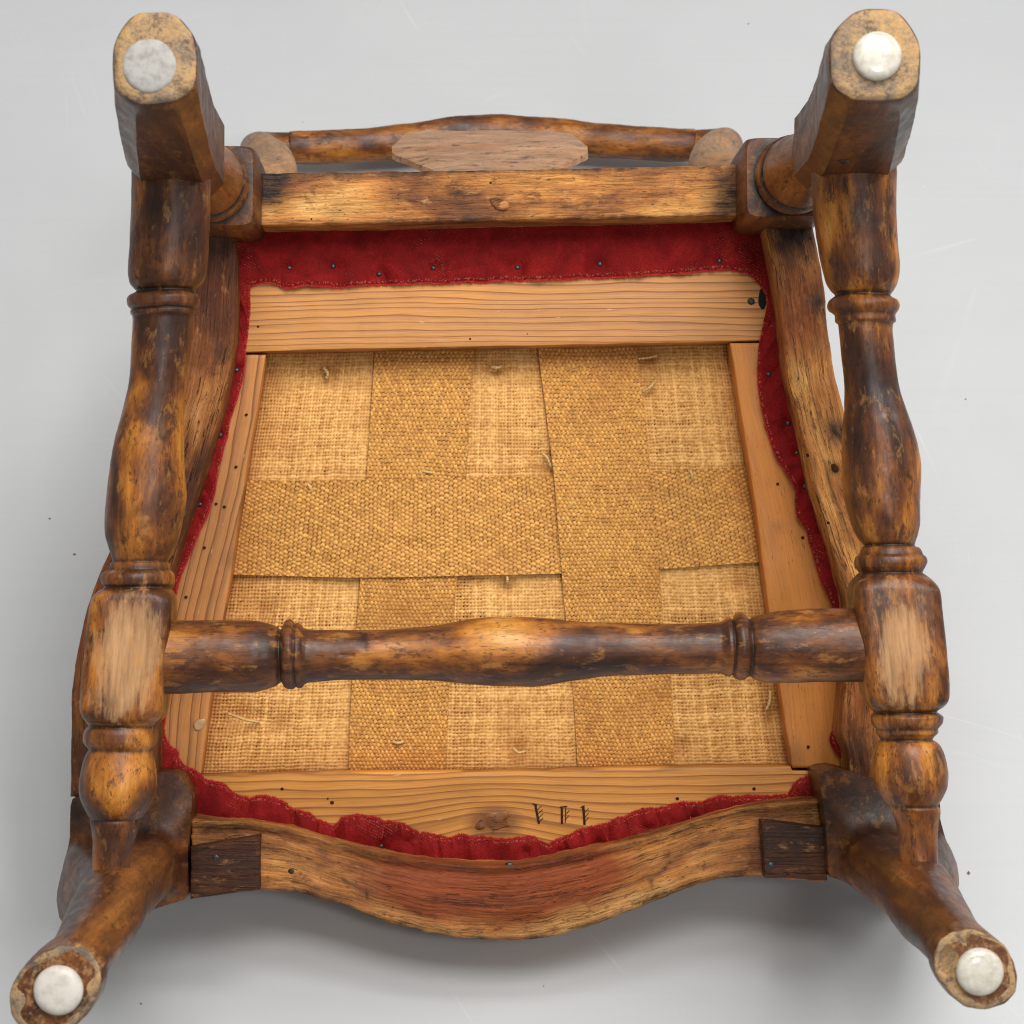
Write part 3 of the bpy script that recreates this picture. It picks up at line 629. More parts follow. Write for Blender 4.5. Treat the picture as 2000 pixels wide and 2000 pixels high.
innL = [(455, 430), (460, 520), (461, 580), (459, 648), (451, 711), (439, 773), (423, 835), (398, 922), (374, 996), (352, 1060), (330, 1140), (314, 1230), (308, 1330), (306, 1440), (308, 1556)]
outL = [(366, 430), (355, 500), (344, 560), (335, 654), (319, 744), (301, 806), (272, 900), (246, 990), (210, 1084), (193, 1124), (168, 1192), (150, 1276), (140, 1354), (138, 1447), (137, 1556)]
innR = [(1491, 428), (1509, 523), (1523, 617), (1538, 726), (1550, 780), (1563, 835), (1592, 962), (1617, 1045), (1638, 1124), (1652, 1184), (1654, 1260), (1650, 1338), (1644, 1400), (1641, 1432), (1655, 1474), (1660, 1530)]
outR = [(1585, 430), (1610, 560), (1619, 654), (1635, 744), (1650, 806), (1680, 900), (1710, 990), (1744, 1084), (1761, 1124), (1786, 1192), (1804, 1276), (1814, 1354), (1815, 1447), (1817, 1530)]
strip('side_rail', innL, outL, 0, -.066, M['raw_dark'], 5.0, n=150, label='dark stained side rail half hidden behind its stretcher',
      dark=[(P0(412, 690), .022, .12), (P0(400, 800), .022, .14), (P0(395, 640), .012, .10), (P0(430, 560), .04, -.08), (P0(370, 930), .04, -.05), (P0(165, 1250), .05, .05)], grime=[(P0(430, 450), .02, .6), (P0(440, 520), .015, .4), (P0(150, 1480), .03, .5), (P0(430, 690), .006, .6), (P0(400, 900), .012, .5), (P0(370, 990), .02, .4)], red=[(P0(170, 1200), .05, .5), (P0(390, 560), .03, .3), (line([(420, 480), (400, 700), (350, 950)], 30), .03, .2)])
strip('side_rail', innR, outR, 0, -.066, M['raw_b'], 8.0, n=150, label='wormholed pale side rail with a dark knot hole',
      dark=[(P0(1560, 750), .04, .06), (P0(1600, 900), .04, .08)], grime=[(P0(1545, 450), .016, .7), (P0(1600, 590), .007, .9), (P0(1570, 470), .014, .5), (P0(1632, 830), .008, .7), (P0(1640, 850), .007, .7), (P0(1632, 915), .004, 1), (P0(1660, 1470), .012, .5)],
      red=[(P0(1545, 640), .018, .8), (P0(1555, 560), .015, .5), (P0(1620, 760), .012, .4), (P0(1690, 1360), .02, .5)])
sr = [o for o in chair.children if o.name.startswith('side_rail')][-1]
lump('knot_hole', 1631, 914, .0003, .0021, .0031, .0002, M['cut'], sr, 4, .5)

frI = [(374, 1600), (477, 1607), (549, 1617), (604, 1632), (658, 1646), (749, 1668), (839, 1683), (930, 1689), (991, 1690), (1095, 1675), (1204, 1650), (1312, 1621), (1421, 1588), (1493, 1572), (1606, 1562)]
frO = [(374, 1754), (422, 1748), (502, 1740), (553, 1741), (604, 1750), (676, 1773), (749, 1799), (821, 1820), (893, 1832), (984, 1838), (1059, 1832), (1131, 1816), (1204, 1791), (1276, 1762), (1349, 1733), (1403, 1718), (1457, 1712), (1548, 1719), (1612, 1723)]
def lipf(t, s):
    z = 0.0
    if s < .14: z -= .0035
    c = math.exp(-((t-.5)/.21)**2)
    z += .0020*c*math.exp(-((s-.55)/.16)**2) - .0028*c*max(0, s-.66)*3      # the bow is scooped and bevelled towards its front edge
    return z
front = strip('front_rail', frI, frO, 0, -.066, M['raw_f'], 11.0, n=240, bev=.0028, lip=lipf, amp=.0009, label='bowed front seat rail with a red brown stained middle',
      dark=[(P0(620, 1690), .035, .05), (P0(1330, 1680), .04, .04), (P0(1000, 1812), .03, .08), (P0(560, 1690), .02, .06), (P0(880, 1805), .012, .12), (P0(820, 1790), .010, .12), (P0(770, 1775), .009, .10), (P0(1120, 1800), .012, .14), (P0(1180, 1780), .011, .14), (P0(1235, 1755), .010, .12), (P0(1380, 1690), .014, .10), (P0(680, 1660), .01, -.10), (P0(1290, 1640), .012, -.06), (P0(850, 1700), .012, -.05), (line([(720, 1775), (790, 1798), (870, 1815), (984, 1822), (1070, 1816), (1150, 1796), (1230, 1764), (1300, 1735)], 50), .0055, .16), (line([(560, 1700), (620, 1712), (690, 1738)], 20), .010, .08), (line([(1300, 1690), (1380, 1670), (1450, 1655)], 20), .010, .08)],
      red=[(P0(x, y), .020, .8) for x, y in ((760, 1710), (820, 1725), (890, 1728), (960, 1730), (1030, 1728), (1100, 1715), (1160, 1700), (860, 1750), (1000, 1755))]+[(P0(1210, 1680), .02, .3), (line([(520, 1690), (620, 1700), (760, 1740), (977, 1765), (1190, 1735), (1330, 1690), (1460, 1660)], 60), .030, .14)],
      grime=[(line([(560, 1745), (604, 1752), (676, 1775), (749, 1801), (821, 1822), (893, 1834), (984, 1840), (1059, 1834), (1131, 1818), (1204, 1793), (1276, 1764), (1349, 1735), (1403, 1720), (1457, 1714)], 90), .0050, .75),
             (line([(850, 1754), (900, 1760), (980, 1762), (1060, 1756), (1120, 1746)]), .0022, .85), (line([(700, 1738), (728, 1752), (790, 1772), (850, 1790)]), .0012, .5),
             (line([(480, 1612), (549, 1623), (658, 1652), (749, 1674), (839, 1689), (930, 1695), (991, 1696), (1095, 1681), (1204, 1656), (1312, 1627), (1421, 1594), (1493, 1578)], 80), .0030, .6),
             (line([(700, 1735), (640, 1700), (580, 1668), (515, 1656)]), .0009, .8), (line([(1272, 1720), (1330, 1670), (1400, 1640), (1465, 1632)]), .0009, .8), (line([(717, 1735), (716, 1762)]), .0010, .8), (line([(1270, 1722), (1282, 1758)]), .0010, .8),
             (P0(420, 1620), .02, .5), (P0(1560, 1580), .02, .4)])
def prism(name, poly, z0, z1, mat, parent, seed=0., bev=.0015, tone=0, red=0, grime=0, label=None, grime_e=0.0):
    Pn = ats(poly, z0); n0 = len(Pn); c = Pn.mean(0); dens = []
    for i in range(n0): dens.append(np.linspace(Pn[i], Pn[(i+1) % n0], 14, endpoint=False))
    B = np.concatenate(dens); rings = []
    def sc_(b, z):
        d = B-c; L = np.linalg.norm(d[:, :2], axis=1)[:, None]; Q = c+d*(1-b/L); Q = Q.copy(); Q[:, 2] = z; return Q
    rings = [sc_(0, z1), sc_(0, (z0+z1)/2), sc_(0, z0-bev), sc_(bev*.3, z0-bev*.3), sc_(bev, z0)]
    for k in (.25, .5, .75, .97): 
        Q = c+(rings[4]-c)*(1-k); rings.append(Q)
    V, F = loft(rings); V = dent(V, .0006, 70, seed); V = dent(V, .0003, 230, seed+1)
    zz = np.zeros(len(V)); grain = np.stack([V[:, 0], V[:, 1], V[:, 2]], 1)+seed
    return sharp(mk(name, V, F, mat, parent, dict(grain=grain, tone=zz+tone, wear=zz, red=zz+red, grime=zz+grime, knot=zz), label=label), 40)
bl = prism('corner_block', [(371, 1655), (507, 1633), (507, 1738), (373, 1756)], .013, -.03, M['raw_dark'], front, 3., tone=-.12, red=.15, grime=.52, label='dark left corner block')
br_ = prism('corner_block', [(1487, 1603), (1612, 1616), (1617, 1720), (1494, 1713)], .013, -.03, M['raw_dark'], front, 7., tone=-.12, red=.1, grime=.58, label='dark right corner block')
# nail heads in the rail and blocks
for i, (x, y, z, r) in enumerate([(422, 1675, .0128, .0021), (1506, 1690, .0128, .0027)]):
    lump('nail', x, y, z, r, r, .0010, M['iron'], (bl, br_)[i], i)
lump('nail', 569, 1701, .0000, .0024, .0024, .0007, M['nail'], front, 3); lump('nail', 995, 1689, -.0034, .0028, .0018, .0012, M['iron'], front, 5)
lump('nail', 480, 722, .0, .0001, .0001, .0001, M['nail'], front) if False else None

# ---- the back, reaching away from the camera down to the floor
def sweep(name, pts, mat, seed, label=None, n=70, e=2.4, parent=None, tone=0., side=(1, 0, 0), wearv=0.):
    """pts: (point, half width along side, half thickness)"""
    P = np.array([np.r_[p, a, b] for p, a, b in pts]); s = np.r_[0, np.cumsum(np.linalg.norm(np.diff(P[:, :3], axis=0), axis=1))]
    q = np.linspace(0, s[-1], n); R = np.stack([pchip(s, P[:, k], q) for k in range(5)], 1)
    th = np.linspace(0, 2*math.pi, 40, endpoint=False); rings = []; side = np.array(side, float)
    for i in range(n):
        t = R[min(i+1, n-1), :3]-R[max(i-1, 0), :3]; t /= np.linalg.norm(t)
        a = side-t*(side @ t); a /= np.linalg.norm(a); b = np.cross(t, a)
        cs = np.sign(np.cos(th))*np.abs(np.cos(th))**(2/e)*R[i, 3]; sn = np.sign(np.sin(th))*np.abs(np.sin(th))**(2/e)*R[i, 4]
        rings.append(R[i, :3]+cs[:, None]*a+sn[:, None]*b)
    V, F = loft(rings); V = dent(V, .0009, 45, seed); V = dent(V, .0003, 180, seed+3)
    u = np.repeat(q, 40); mid = np.repeat(R[:, :3], 40, axis=0); d = V-mid
    grain = np.stack([u, d[:, 0]+d[:, 2], d[:, 1]], 1)+seed; zz = np.zeros(len(V))
    return mk(name, V, F, mat, parent or chair, dict(grain=grain, tone=zz+tone, wear=zz+wearv, grime=zz), label=label)
def tube(name, pts, mat, seed, label, n=90, tone=0., grm=(), fade=True):
    """round bar along a bending path of (point, radius)"""
    P = np.array([np.r_[p, r] for p, r in pts]); L = np.r_[0, np.cumsum(np.linalg.norm(np.diff(P[:, :3], axis=0), axis=1))]
    q = np.linspace(0, L[-1], n); R = np.stack([pchip(L, P[:, k], q) for k in range(4)], 1)
    for _ in range(6): R[1:-1] = (R[:-2]+2*R[1:-1]+R[2:])/4
    a = np.array((0., 1., 0.)); th = np.linspace(0, 2*math.pi, 40, endpoint=False); rings = []
    for i in range(n):
        t = R[min(i+1, n-1), :3]-R[max(i-1, 0), :3]; t /= np.linalg.norm(t); a = a-t*(a @ t); a /= np.linalg.norm(a); b = np.cross(t, a)
        rings.append(R[i, :3]+R[i, 3]*(np.cos(th)[:, None]*a+np.sin(th)[:, None]*b))
    V, F = loft(rings); V = dent(V, .0006, 35, seed); V = dent(V, .0002, 180, seed+3)
    mid = np.repeat(R[:, :3], 40, axis=0); d = V-mid; zz = np.zeros(len(V))
    return mk(name, V, F, mat, chair, dict(grain=np.stack([np.repeat(q, 40), d[:, 0]+d[:, 2], d[:, 1]], 1)+seed, tone=zz+tone, wear=zz, grime=np.clip(blobs(V, grm), 0, 1)), label=label) if not fade else mk(name, V, F, mat, chair, dict(grain=np.stack([np.repeat(q, 40), d[:, 0]+d[:, 2], d[:, 1]], 1)+seed, tone=zz+tone, wear=np.repeat(np.interp(q/q[-1], [0, .55, .78, .9, 1], [.62, .62, .5, .12, -.2]), 40), grime=np.clip(blobs(V, grm), 0, 1)), label=label)
ZC = -.482
tube('back_post', [(at(432, 382, -.06), .021), (at(480, 368, -.12), .0175), (at(536, 345, -.20), .0155), (at(534, 318, -.30), .0155), (at(514, 300, -.40), .0155), (at(505, 294, -.45), .0150), (at(512, 291, -.478), .0140), (at(536, 290, -.486), .0132), (at(572, 289, -.487), .0128)], M['burl'], 31., 'back post at the left, its polish cracked at the top joint')
tube('back_post', [(at(1514, 366, -.06), .021), (at(1455, 352, -.12), .0175), (at(1391, 333, -.20), .0155), (at(1390, 307, -.30), .0155), (at(1406, 290, -.40), .0155), (at(1415, 285, -.45), .0150), (at(1408, 284, -.478), .0140), (at(1384, 284, -.486), .0132), (at(1350, 284, -.487), .0128)], M['burl'], 37., 'back post at the right, its polish faded')
crest = sweep('crest_rail', [(at(x, y, z), a, b) for x, y, z, a, b in [(566, 289, ZC-.005, .0129, .0128), (620, 288, ZC-.005, .0133, .0128), (720, 283, ZC-.007, .0138, .013), (820, 274, ZC-.012, .0150, .013), (900, 266, ZC-.018, .0165, .013), (962, 264, ZC-.02, .0168, .013), (1040, 266, ZC-.018, .0165, .013), (1130, 272, ZC-.012, .0150, .013), (1230, 278, ZC-.007, .0138, .013), (1310, 283, ZC-.005, .0133, .0128), (1356, 284, ZC-.005, .0129, .0128)]], M['burl'], 41., 'curved top rail of the back resting on the floor', n=160, side=(0, 1, 0), tone=.03)
# vase-shaped splat, its back face to the camera
def splat():
    secs = [(-.055, 376, 60), (-.12, 366, 50), (-.18, 352, 52), (-.22, 342, 92), (-.25, 333, 118), (-.30, 306, 182), (-.308, 300, 191), (-.324, 288, 191), (-.372, 266, 162), (-.380, 263, 160), (-.384, 264, 90), (-.42, 266, 62), (-.45, 266, 50), (-.49, 264, 52)]
    A = np.array(secs); q = np.unique(np.r_[np.linspace(A[0, 0], A[-1, 0], 130), A[:, 0]])[::-1]; rings = []
    yy = np.interp(-q, -A[:, 0], A[:, 1]); hw = np.interp(-q, -A[:, 0], A[:, 2])
    for z, y, h in zip(q, yy, hw):
        a = at(957-h, y, z); b = at(957+h, y, z); t = .0034; xs = np.linspace(a[0], b[0], 33); bv = .0022
        top = [(x, a[1]+t-bv*max(0, 1-min(x-a[0], b[0]-x)/.014)) for x in xs]; bot = [(x, a[1]-t) for x in xs[::-1]]
        rings.append(np.array([(x, yv, z) for x, yv in top+bot]))
    V, F = loft(rings); V = dent(V, .0008, 50, 51.); zz = np.zeros(len(V))
    return mk('back_splat', V, F, M['pale'], chair, dict(grain=np.stack([V[:, 2]*.3+V[:, 0], V[:, 1], V[:, 2]], 1)+51, tone=zz+.05, wear=zz, grime=zz), label='flat vase shaped splat with grey brown back face')
sharp(splat(), 40)

# ------------------------------------------------------------------ the drop-in seat
seat = thing('drop_in_seat', 'drop-in seat of pine frame, jute webbing and red velvet inside the chair', 'seat')
ZF = -.035; ZB = -.057
frp = strip('frame_rail', [(452, 690), (518, 687), (730, 682), (925, 678), (1049, 675), (1242, 671), (1426, 667), (1510, 664)], [(452, 448), (730, 444), (1049, 440), (1510, 430)], ZF, ZB+.0006, M['pine'], .3, n=130, bev=.0009, parent=seat, gdir=(1, 0.012), amp=.0003, label='rear frame rail with fine growth rings')
frl = strip('frame_rail', [(519, 693), (501, 804), (489, 866), (473, 975), (463, 1037), (448, 1143), (435, 1211), (411, 1363), (392, 1513)], [(452, 693), (440, 790), (420, 880), (385, 1000), (350, 1110), (322, 1220), (306, 1350), (296, 1513)], ZF-.0008, ZB+.0006, M['pine_left'], 1.3, n=130, bev=.0009, parent=seat, amp=.0003, label='side frame rail with wide growth rings', grime=[(at(458, 1090, ZF), .008, .5)])
frr = strip('frame_rail', [(1426, 670), (1450, 826), (1481, 1028), (1494, 1137), (1524, 1349), (1547, 1500)], [(1512, 669), (1525, 760), (1552, 850), (1588, 960), (1628, 1090), (1655, 1200), (1666, 1350), (1668, 1500)], ZF-.0008, ZB+.0006, M['pine_plain'], 2.1, n=130, bev=.0012, parent=seat, amp=.0003, label='smooth orange side frame rail with dark flecks', grime=[(at(1548, 1480, ZF), .012, .5), (at(1520, 1030, ZF), .004, .4)])
kn_ = at(965, 1606, ZF)
frf = strip('frame_rail', [(296, 1517), (393, 1515), (712, 1508), (1049, 1506), (1131, 1502), (1312, 1499), (1545, 1497), (1548, 1506), (1668, 1505)], [(296, 1640), (500, 1668), (740, 1712), (977, 1738), (1200, 1700), (1420, 1640), (1668, 1610)], ZF, ZB+.0006, M['pine_front'], .7, n=170, bev=.0012, parent=seat, gdir=(1, .01), amp=.0003, knots=[(kn_, .0130, .010)], label='front frame rail with a knot and carved tally marks')
# carved tally marks
def bar(name, p0, p1, wpx, z, mat, parent, seed=0):
    a = np.array(p0, float); b = np.array(p1, float); d = (b-a)/np.linalg.norm(b-a); nn = np.array((-d[1], d[0]))*wpx/2
    poly = [a-nn*.5, a+nn, b+nn*.5, b-nn]; P = ats(poly, z); Q = P-np.array((0, 0, .0012)); V = np.vstack([Q, P])
    F = [(4, 5, 6, 7), (0, 1, 5, 4), (1, 2, 6, 5), (2, 3, 7, 6), (3, 0, 4, 7)]
    return V, F
marks = [[((1046, 1571), (1052, 1609), 6), ((1040, 1569), (1049, 1573), 3), ((1049, 1582), (1058, 1574), 1.4), ((1050, 1590), (1060, 1581), 1.4), ((1051, 1598), (1061, 1589), 1.4), ((1052, 1606), (1061, 1598), 1.4)],
         [((1098, 1575), (1097, 1609), 6), ((1105, 1577), (1104, 1607), 2.2), ((1093, 1576), (1108, 1575), 2.5), ((1106, 1590), (1112, 1583), 1.4), ((1105, 1600), (1111, 1593), 1.4)],
         [((1140, 1574), (1141, 1611), 6.5), ((1134, 1577), (1142, 1574), 2.5), ((1143, 1586), (1150, 1579), 1.4), ((1143, 1595), (1150, 1588), 1.4), ((1143, 1604), (1150, 1597), 1.4)]]
for mset in marks:
    VV, FF = [], []
    for k, (a, b, wd) in enumerate(mset):
        V, F = bar('', a, b, wd, ZF+.00035+.00004*k, None, None); FF += [tuple(i+len(VV) for i in f) for f in F]; VV += V.tolist()
    mk('carved_mark', VV, FF, M['cut'], frf, smooth=False)
lump('knot', 962, 1602, ZF-.0003, .0125, .0050, .0005, M['brown'], frf, 6, .35, tone=.06)
lump('knot', 975, 1612, ZF+.0001, .0070, .0026, .0004, M['raw_dark'], frf, 9, .2, tone=-.1)
lump('glue_spot', 390, 1415, ZF, .0050, .0034, .0003, M['putty'], frl, 2, .6)
lump('nail', 1467, 589, ZF, .0026, .0026, .0006, M['nail'], frp, 1)
for par, lst in ((frp, [(504, 638, .0011), (918, 662, .0010), (1030, 652, .0006)]), (frl, [(481, 810, .0013), (461, 912, .0013), (438, 990, .0013), (422, 984, .0013), (399, 1070, .0013), (363, 1166, .0013)]),
                 (frr, [(1487, 682, .0011), (1519, 945, .0012), (1568, 1050, .0014), (1579, 1459, .0014), (1600, 1300, .0008)]), (frf, [(551, 1541, .0015), (648, 1568, .0018), (1323, 1560, .0016), (1473, 1541, .0016), (1255, 1580, .0013), (640, 1560, .0009)])):
    for x, y, r in lst: lump('nail_hole', x, y, ZF+.0001, r*.8, r*.7, .0003, M['cut'], par, x*.1)

# ---- woven cloth with real threads
def bil(quad, u, v, z):
    a, b, c, d = [at(*p, z) for p in quad]     # tl tr br bl
    u = u[..., None]; v = v[..., None]
    return (a*(1-u)+b*u)*(1-v)+(d*(1-u)+c*u)*v
def vnoise(X, Y, s, seed):
    """cheap smooth value noise on a grid"""
    r = np.random.default_rng(seed); G = r.random((64, 64))
    x = X*s; y = Y*s; i = np.floor(x).astype(int); j = np.floor(y).astype(int); fx = x-i; fy = y-j
    fx = fx*fx*(3-2*fx); fy = fy*fy*(3-2*fy)
    g = lambda a, b: G[a % 64, b % 64]
    return (g(i, j)*(1-fx)+g(i+1, j)*fx)*(1-fy)+(g(i, j+1)*(1-fx)+g(i+1, j+1)*fx)*fy
def gridmesh(name, V, F, mat, parent, seed, tint, gm, label):
    me = bpy.data.meshes.new(name); me.vertices.add(len(V)); me.vertices.foreach_set('co', V.astype(np.float32).ravel())
    me.loops.add(F.size); me.loops.foreach_set('vertex_index', F.astype(np.int32).ravel())
    me.polygons.add(len(F)); me.polygons.foreach_set('loop_start', np.arange(0, F.size, 4, dtype=np.int32))
    me.polygons.foreach_set('use_smooth', np.ones(len(F), bool)); me.update(calc_edges=True)
    for k, val in (('thread', tint), ('grime', gm)):
        me.attributes.new(k, 'FLOAT', 'POINT').data.foreach_set('value', np.asarray(val, np.float32).ravel())
    me.attributes.new('grain', 'FLOAT_VECTOR', 'POINT').data.foreach_set('vector', (V+seed).astype(np.float32).ravel())
    me.materials.append(mat); o = bpy.data.objects.new(name, me); C.objects.link(o); o.parent = parent
    if label: o['label'] = label
    return o
def weave(name, Pfun, nu, nv, su, sv, mat, parent, seed, a_w, a_f, thick, ww, wf, shape, grime, hole=-.0012, label=None, jit=.25, warp_lift=0.0, weft_lift=0.0, open_=0.0):
    """nu x nv threads, su x sv samples a thread; Pfun(u,v)->points on the cloth plane; shape(u,v)->height"""
    r = np.random.default_rng(seed)
    U, Vv = np.meshgrid(np.linspace(0, 1, nu*su+1), np.linspace(0, 1, nv*sv+1))
    tu = U*nu+jit*2*(vnoise(U*nu, Vv*nv, .13, seed)-.5)+jit*1.2*(vnoise(U*nu, Vv*nv, .55, seed+1)-.5)
    tv = Vv*nv+jit*2*(vnoise(U*nu, Vv*nv, .13, seed+2)-.5)+jit*1.2*(vnoise(U*nu, Vv*nv, .55, seed+3)-.5)
    i = np.floor(tu).astype(int); j = np.floor(tv).astype(int); fu = tu-i-.5; fv = tv-j-.5
    s = np.where((i+j) % 2 == 0, 1.0, -1.0)
    rw = r.random(nu+9); rf = r.random(nv+9); ii = np.clip(i+4, 0, nu+8); jj = np.clip(j+4, 0, nv+8)
    loose = 1+open_*(vnoise(U*nu, Vv*nv, .045, seed+7)-.45)
    wW = ww*loose*(.86+.28*rw[ii])*(.9+.2*vnoise(U*nu, Vv*nv, .7, seed+4)); wF = wf*loose*(.86+.28*rf[jj])*(.9+.2*vnoise(U*nu, Vv*nv, .7, seed+5))
    cw = np.sqrt(np.maximum(0, 1-(fu/wW)**2)); cf = np.sqrt(np.maximum(0, 1-(fv/wF)**2))
    hw = np.where(np.abs(fu) < wW, a_w*s*np.cos(math.pi*fv)+thick*cw+warp_lift, -9); hf = np.where(np.abs(fv) < wF, -a_f*s*np.cos(math.pi*fu)+thick*cf+weft_lift, -9)
    h = np.maximum(np.maximum(hw, hf), hole)
    tint = np.where(hw >= hf, rw[ii], rf[jj])*.55+.45*vnoise(U*nu, Vv*nv, 1.0, seed+6)
    under = np.exp(-((hw-hf)/.00016)**2)
    tint = np.where(h <= hole*.98, 0.0, .03+(.05+.92*tint)*(1-.92*under))
    P = Pfun(U, Vv); P[..., 2] += h+shape(U, Vv, P)
    ny, nx = U.shape; V = P.reshape(-1, 3); idx = np.arange(nx*ny).reshape(ny, nx)
    F = np.stack([idx[1:, :-1], idx[1:, 1:], idx[:-1, 1:], idx[:-1, :-1]], -1).reshape(-1, 4)
    return gridmesh(name, V, F, mat, parent, seed, tint, grime(U, Vv, P), label)
STITCH = [(638, 725), (969, 716), (1267, 699), (1270, 755), (1068, 900), (470, 1395), (540, 1415), (1014, 1468), (1505, 1395), (1330, 1460), (990, 1145), (1440, 1140), (510, 1190)]
SP = [at(x, y, ZB) for x, y in STITCH]
def puff(U, V, P):
    e = np.minimum(np.minimum(U, 1-U), np.minimum(V, 1-V)); h = .0050*(1-np.exp(-np.maximum(e-.015, 0)/.07))
    h += .0028*(vnoise(U*10, V*8, .62, 5)-.5)+.0010*(vnoise(U*30, V*24, .7, 6)-.5)
    for p in SP:
        h -= .0036*np.exp(-((P[..., 0]-p[0])**2+(P[..., 1]-p[1])**2)/.0085**2)
    return h-.0058
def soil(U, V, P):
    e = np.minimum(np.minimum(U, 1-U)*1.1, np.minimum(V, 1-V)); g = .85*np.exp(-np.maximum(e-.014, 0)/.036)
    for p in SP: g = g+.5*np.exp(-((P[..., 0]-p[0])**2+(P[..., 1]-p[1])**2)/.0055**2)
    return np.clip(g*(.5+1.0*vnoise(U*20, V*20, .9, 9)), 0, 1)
Q = [(506, 660), (1440, 650), (1562, 1515), (374, 1530)]
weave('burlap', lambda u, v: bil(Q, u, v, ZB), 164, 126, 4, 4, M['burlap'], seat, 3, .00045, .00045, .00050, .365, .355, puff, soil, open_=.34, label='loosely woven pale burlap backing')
def strap(pts_lo, pts_hi, along, nacross, nalong, seed, lift, label, over=None):
    """pts_lo/pts_hi traced edges of the strap (same count)"""
    A = resample(pts_lo, 80); B = resample(pts_hi, 80); A3 = ats(A, ZB+.0012); B3 = ats(B, ZB+.0012); s = np.linspace(0, 1, 80)
    def pf(u, v):
        k = v if along == 'v' else u; c = u if along == 'v' else v
        a = np.stack([np.interp(k, s, A3[:, m]) for m in range(3)], -1); b = np.stack([np.interp(k, s, B3[:, m]) for m in range(3)], -1)
        return a*(1-c[..., None])+b*c[..., None]
    def sh(U, V, P):
        k = V if along == 'v' else U; c = U if along == 'v' else V
        e = np.minimum(k, 1-k); h = .0046*(1-np.exp(-np.maximum(e-.012, 0)/.06))-.0050+lift
        h += .0012*(vnoise(U*7, V*7, .8, seed)-.5)
        h += .00045*np.exp(-np.minimum(c, 1-c)/.02)                    # selvedge
        if over is not None: h += over(k)
        return h
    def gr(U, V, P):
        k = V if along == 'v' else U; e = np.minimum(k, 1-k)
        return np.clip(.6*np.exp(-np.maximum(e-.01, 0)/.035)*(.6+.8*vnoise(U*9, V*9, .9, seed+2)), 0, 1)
    return ribs('webbing_strap', pf, nacross, nalong, along, M['web'], seat, seed, sh, gr, label)
def ribs(name, Pfun, na, nb, along, mat, parent, seed, shape, grime, label, sa=7, sb=5, H=.00105):
    """warp-faced webbing: rows of plump thread bumps, each row set off by half a thread"""
    r = np.random.default_rng(seed)
    if along == 'v': U, Vv = np.meshgrid(np.linspace(0, 1, na*sa+1), np.linspace(0, 1, nb*sb+1)); a = U*na; b = Vv*nb
    else: U, Vv = np.meshgrid(np.linspace(0, 1, nb*sb+1), np.linspace(0, 1, na*sa+1)); a = Vv*na; b = U*nb
    a = a+.30*(vnoise(a, b, .6, seed)-.5)+.5*(vnoise(a, b, .11, seed+1)-.5); b = b+.34*(vnoise(a, b, .5, seed+2)-.5)+.9*(vnoise(a, b, .09, seed+3)-.5)
    R = r.random((na+12, nb+12)); R2 = r.random((na+12, nb+12)); h = np.zeros(U.shape); tint = np.full(U.shape, .0)
    j0 = np.floor(b).astype(int)
    for dj in (-1, 0, 1):
        jj = j0+dj; off = .5*(jj % 2); ia = np.floor(a+off).astype(int); fa = a+off-ia-.5; fb = b-jj-.5
        q = R[np.clip(ia+4, 0, na+11), np.clip(jj+4, 0, nb+11)]; q2 = R2[np.clip(ia+4, 0, na+11), np.clip(jj+4, 0, nb+11)]
        e = 1-(np.abs(fa)/(.33+.09*q2))**2.3-(np.abs(fb)/(.50+.10*q))**2.3
        hh = np.sqrt(np.maximum(0, e))*(.75+.5*q)
        tint = np.where(hh > h, np.where(e > .16, .15+.85*(.55*q+.45*q2), .012), tint); h = np.maximum(h, hh)
    # thin filling thread between the bumps
    fill = .34*np.maximum(0, np.cos(math.pi*(b-np.floor(b)-.5)))**.5; tint = np.where(fill > h, np.where(fill > .30, .30, .02), tint); h = np.maximum(h, fill)
    P = Pfun(U, Vv); P[..., 2] += h*H+shape(U, Vv, P)
    ny, nx = U.shape; V = P.reshape(-1, 3); idx = np.arange(nx*ny).reshape(ny, nx)
    F = np.stack([idx[1:, :-1], idx[1:, 1:], idx[:-1, 1:], idx[:-1, :-1]], -1).reshape(-1, 4)
    return gridmesh(name, V, F, mat, parent, seed, tint, grime(U, Vv, P), label)
bumpv = lambda c, w_, h: (lambda k: h*np.exp(-((k-c)/w_)**4))
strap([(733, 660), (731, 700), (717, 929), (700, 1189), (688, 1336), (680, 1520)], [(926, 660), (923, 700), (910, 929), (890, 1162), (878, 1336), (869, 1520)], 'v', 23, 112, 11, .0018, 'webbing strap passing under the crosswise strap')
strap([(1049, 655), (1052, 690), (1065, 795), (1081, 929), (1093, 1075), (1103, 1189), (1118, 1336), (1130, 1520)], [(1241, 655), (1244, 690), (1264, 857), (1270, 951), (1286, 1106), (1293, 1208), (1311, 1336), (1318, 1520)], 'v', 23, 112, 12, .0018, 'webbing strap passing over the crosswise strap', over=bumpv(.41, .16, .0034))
strap([(455, 937), (599, 939), (720, 938), (913, 933), (1070, 930), (1270, 921), (1470, 912)], [(430, 1121), (560, 1125), (698, 1128), (916, 1124), (1096, 1120), (1286, 1111), (1512, 1096)], 'u', 22, 126, 13, .0020, 'webbing strap running crosswise over one strap and under the other', over=lambda k: .0022*np.exp(-((k-.33)/.16)**4)-.0002)
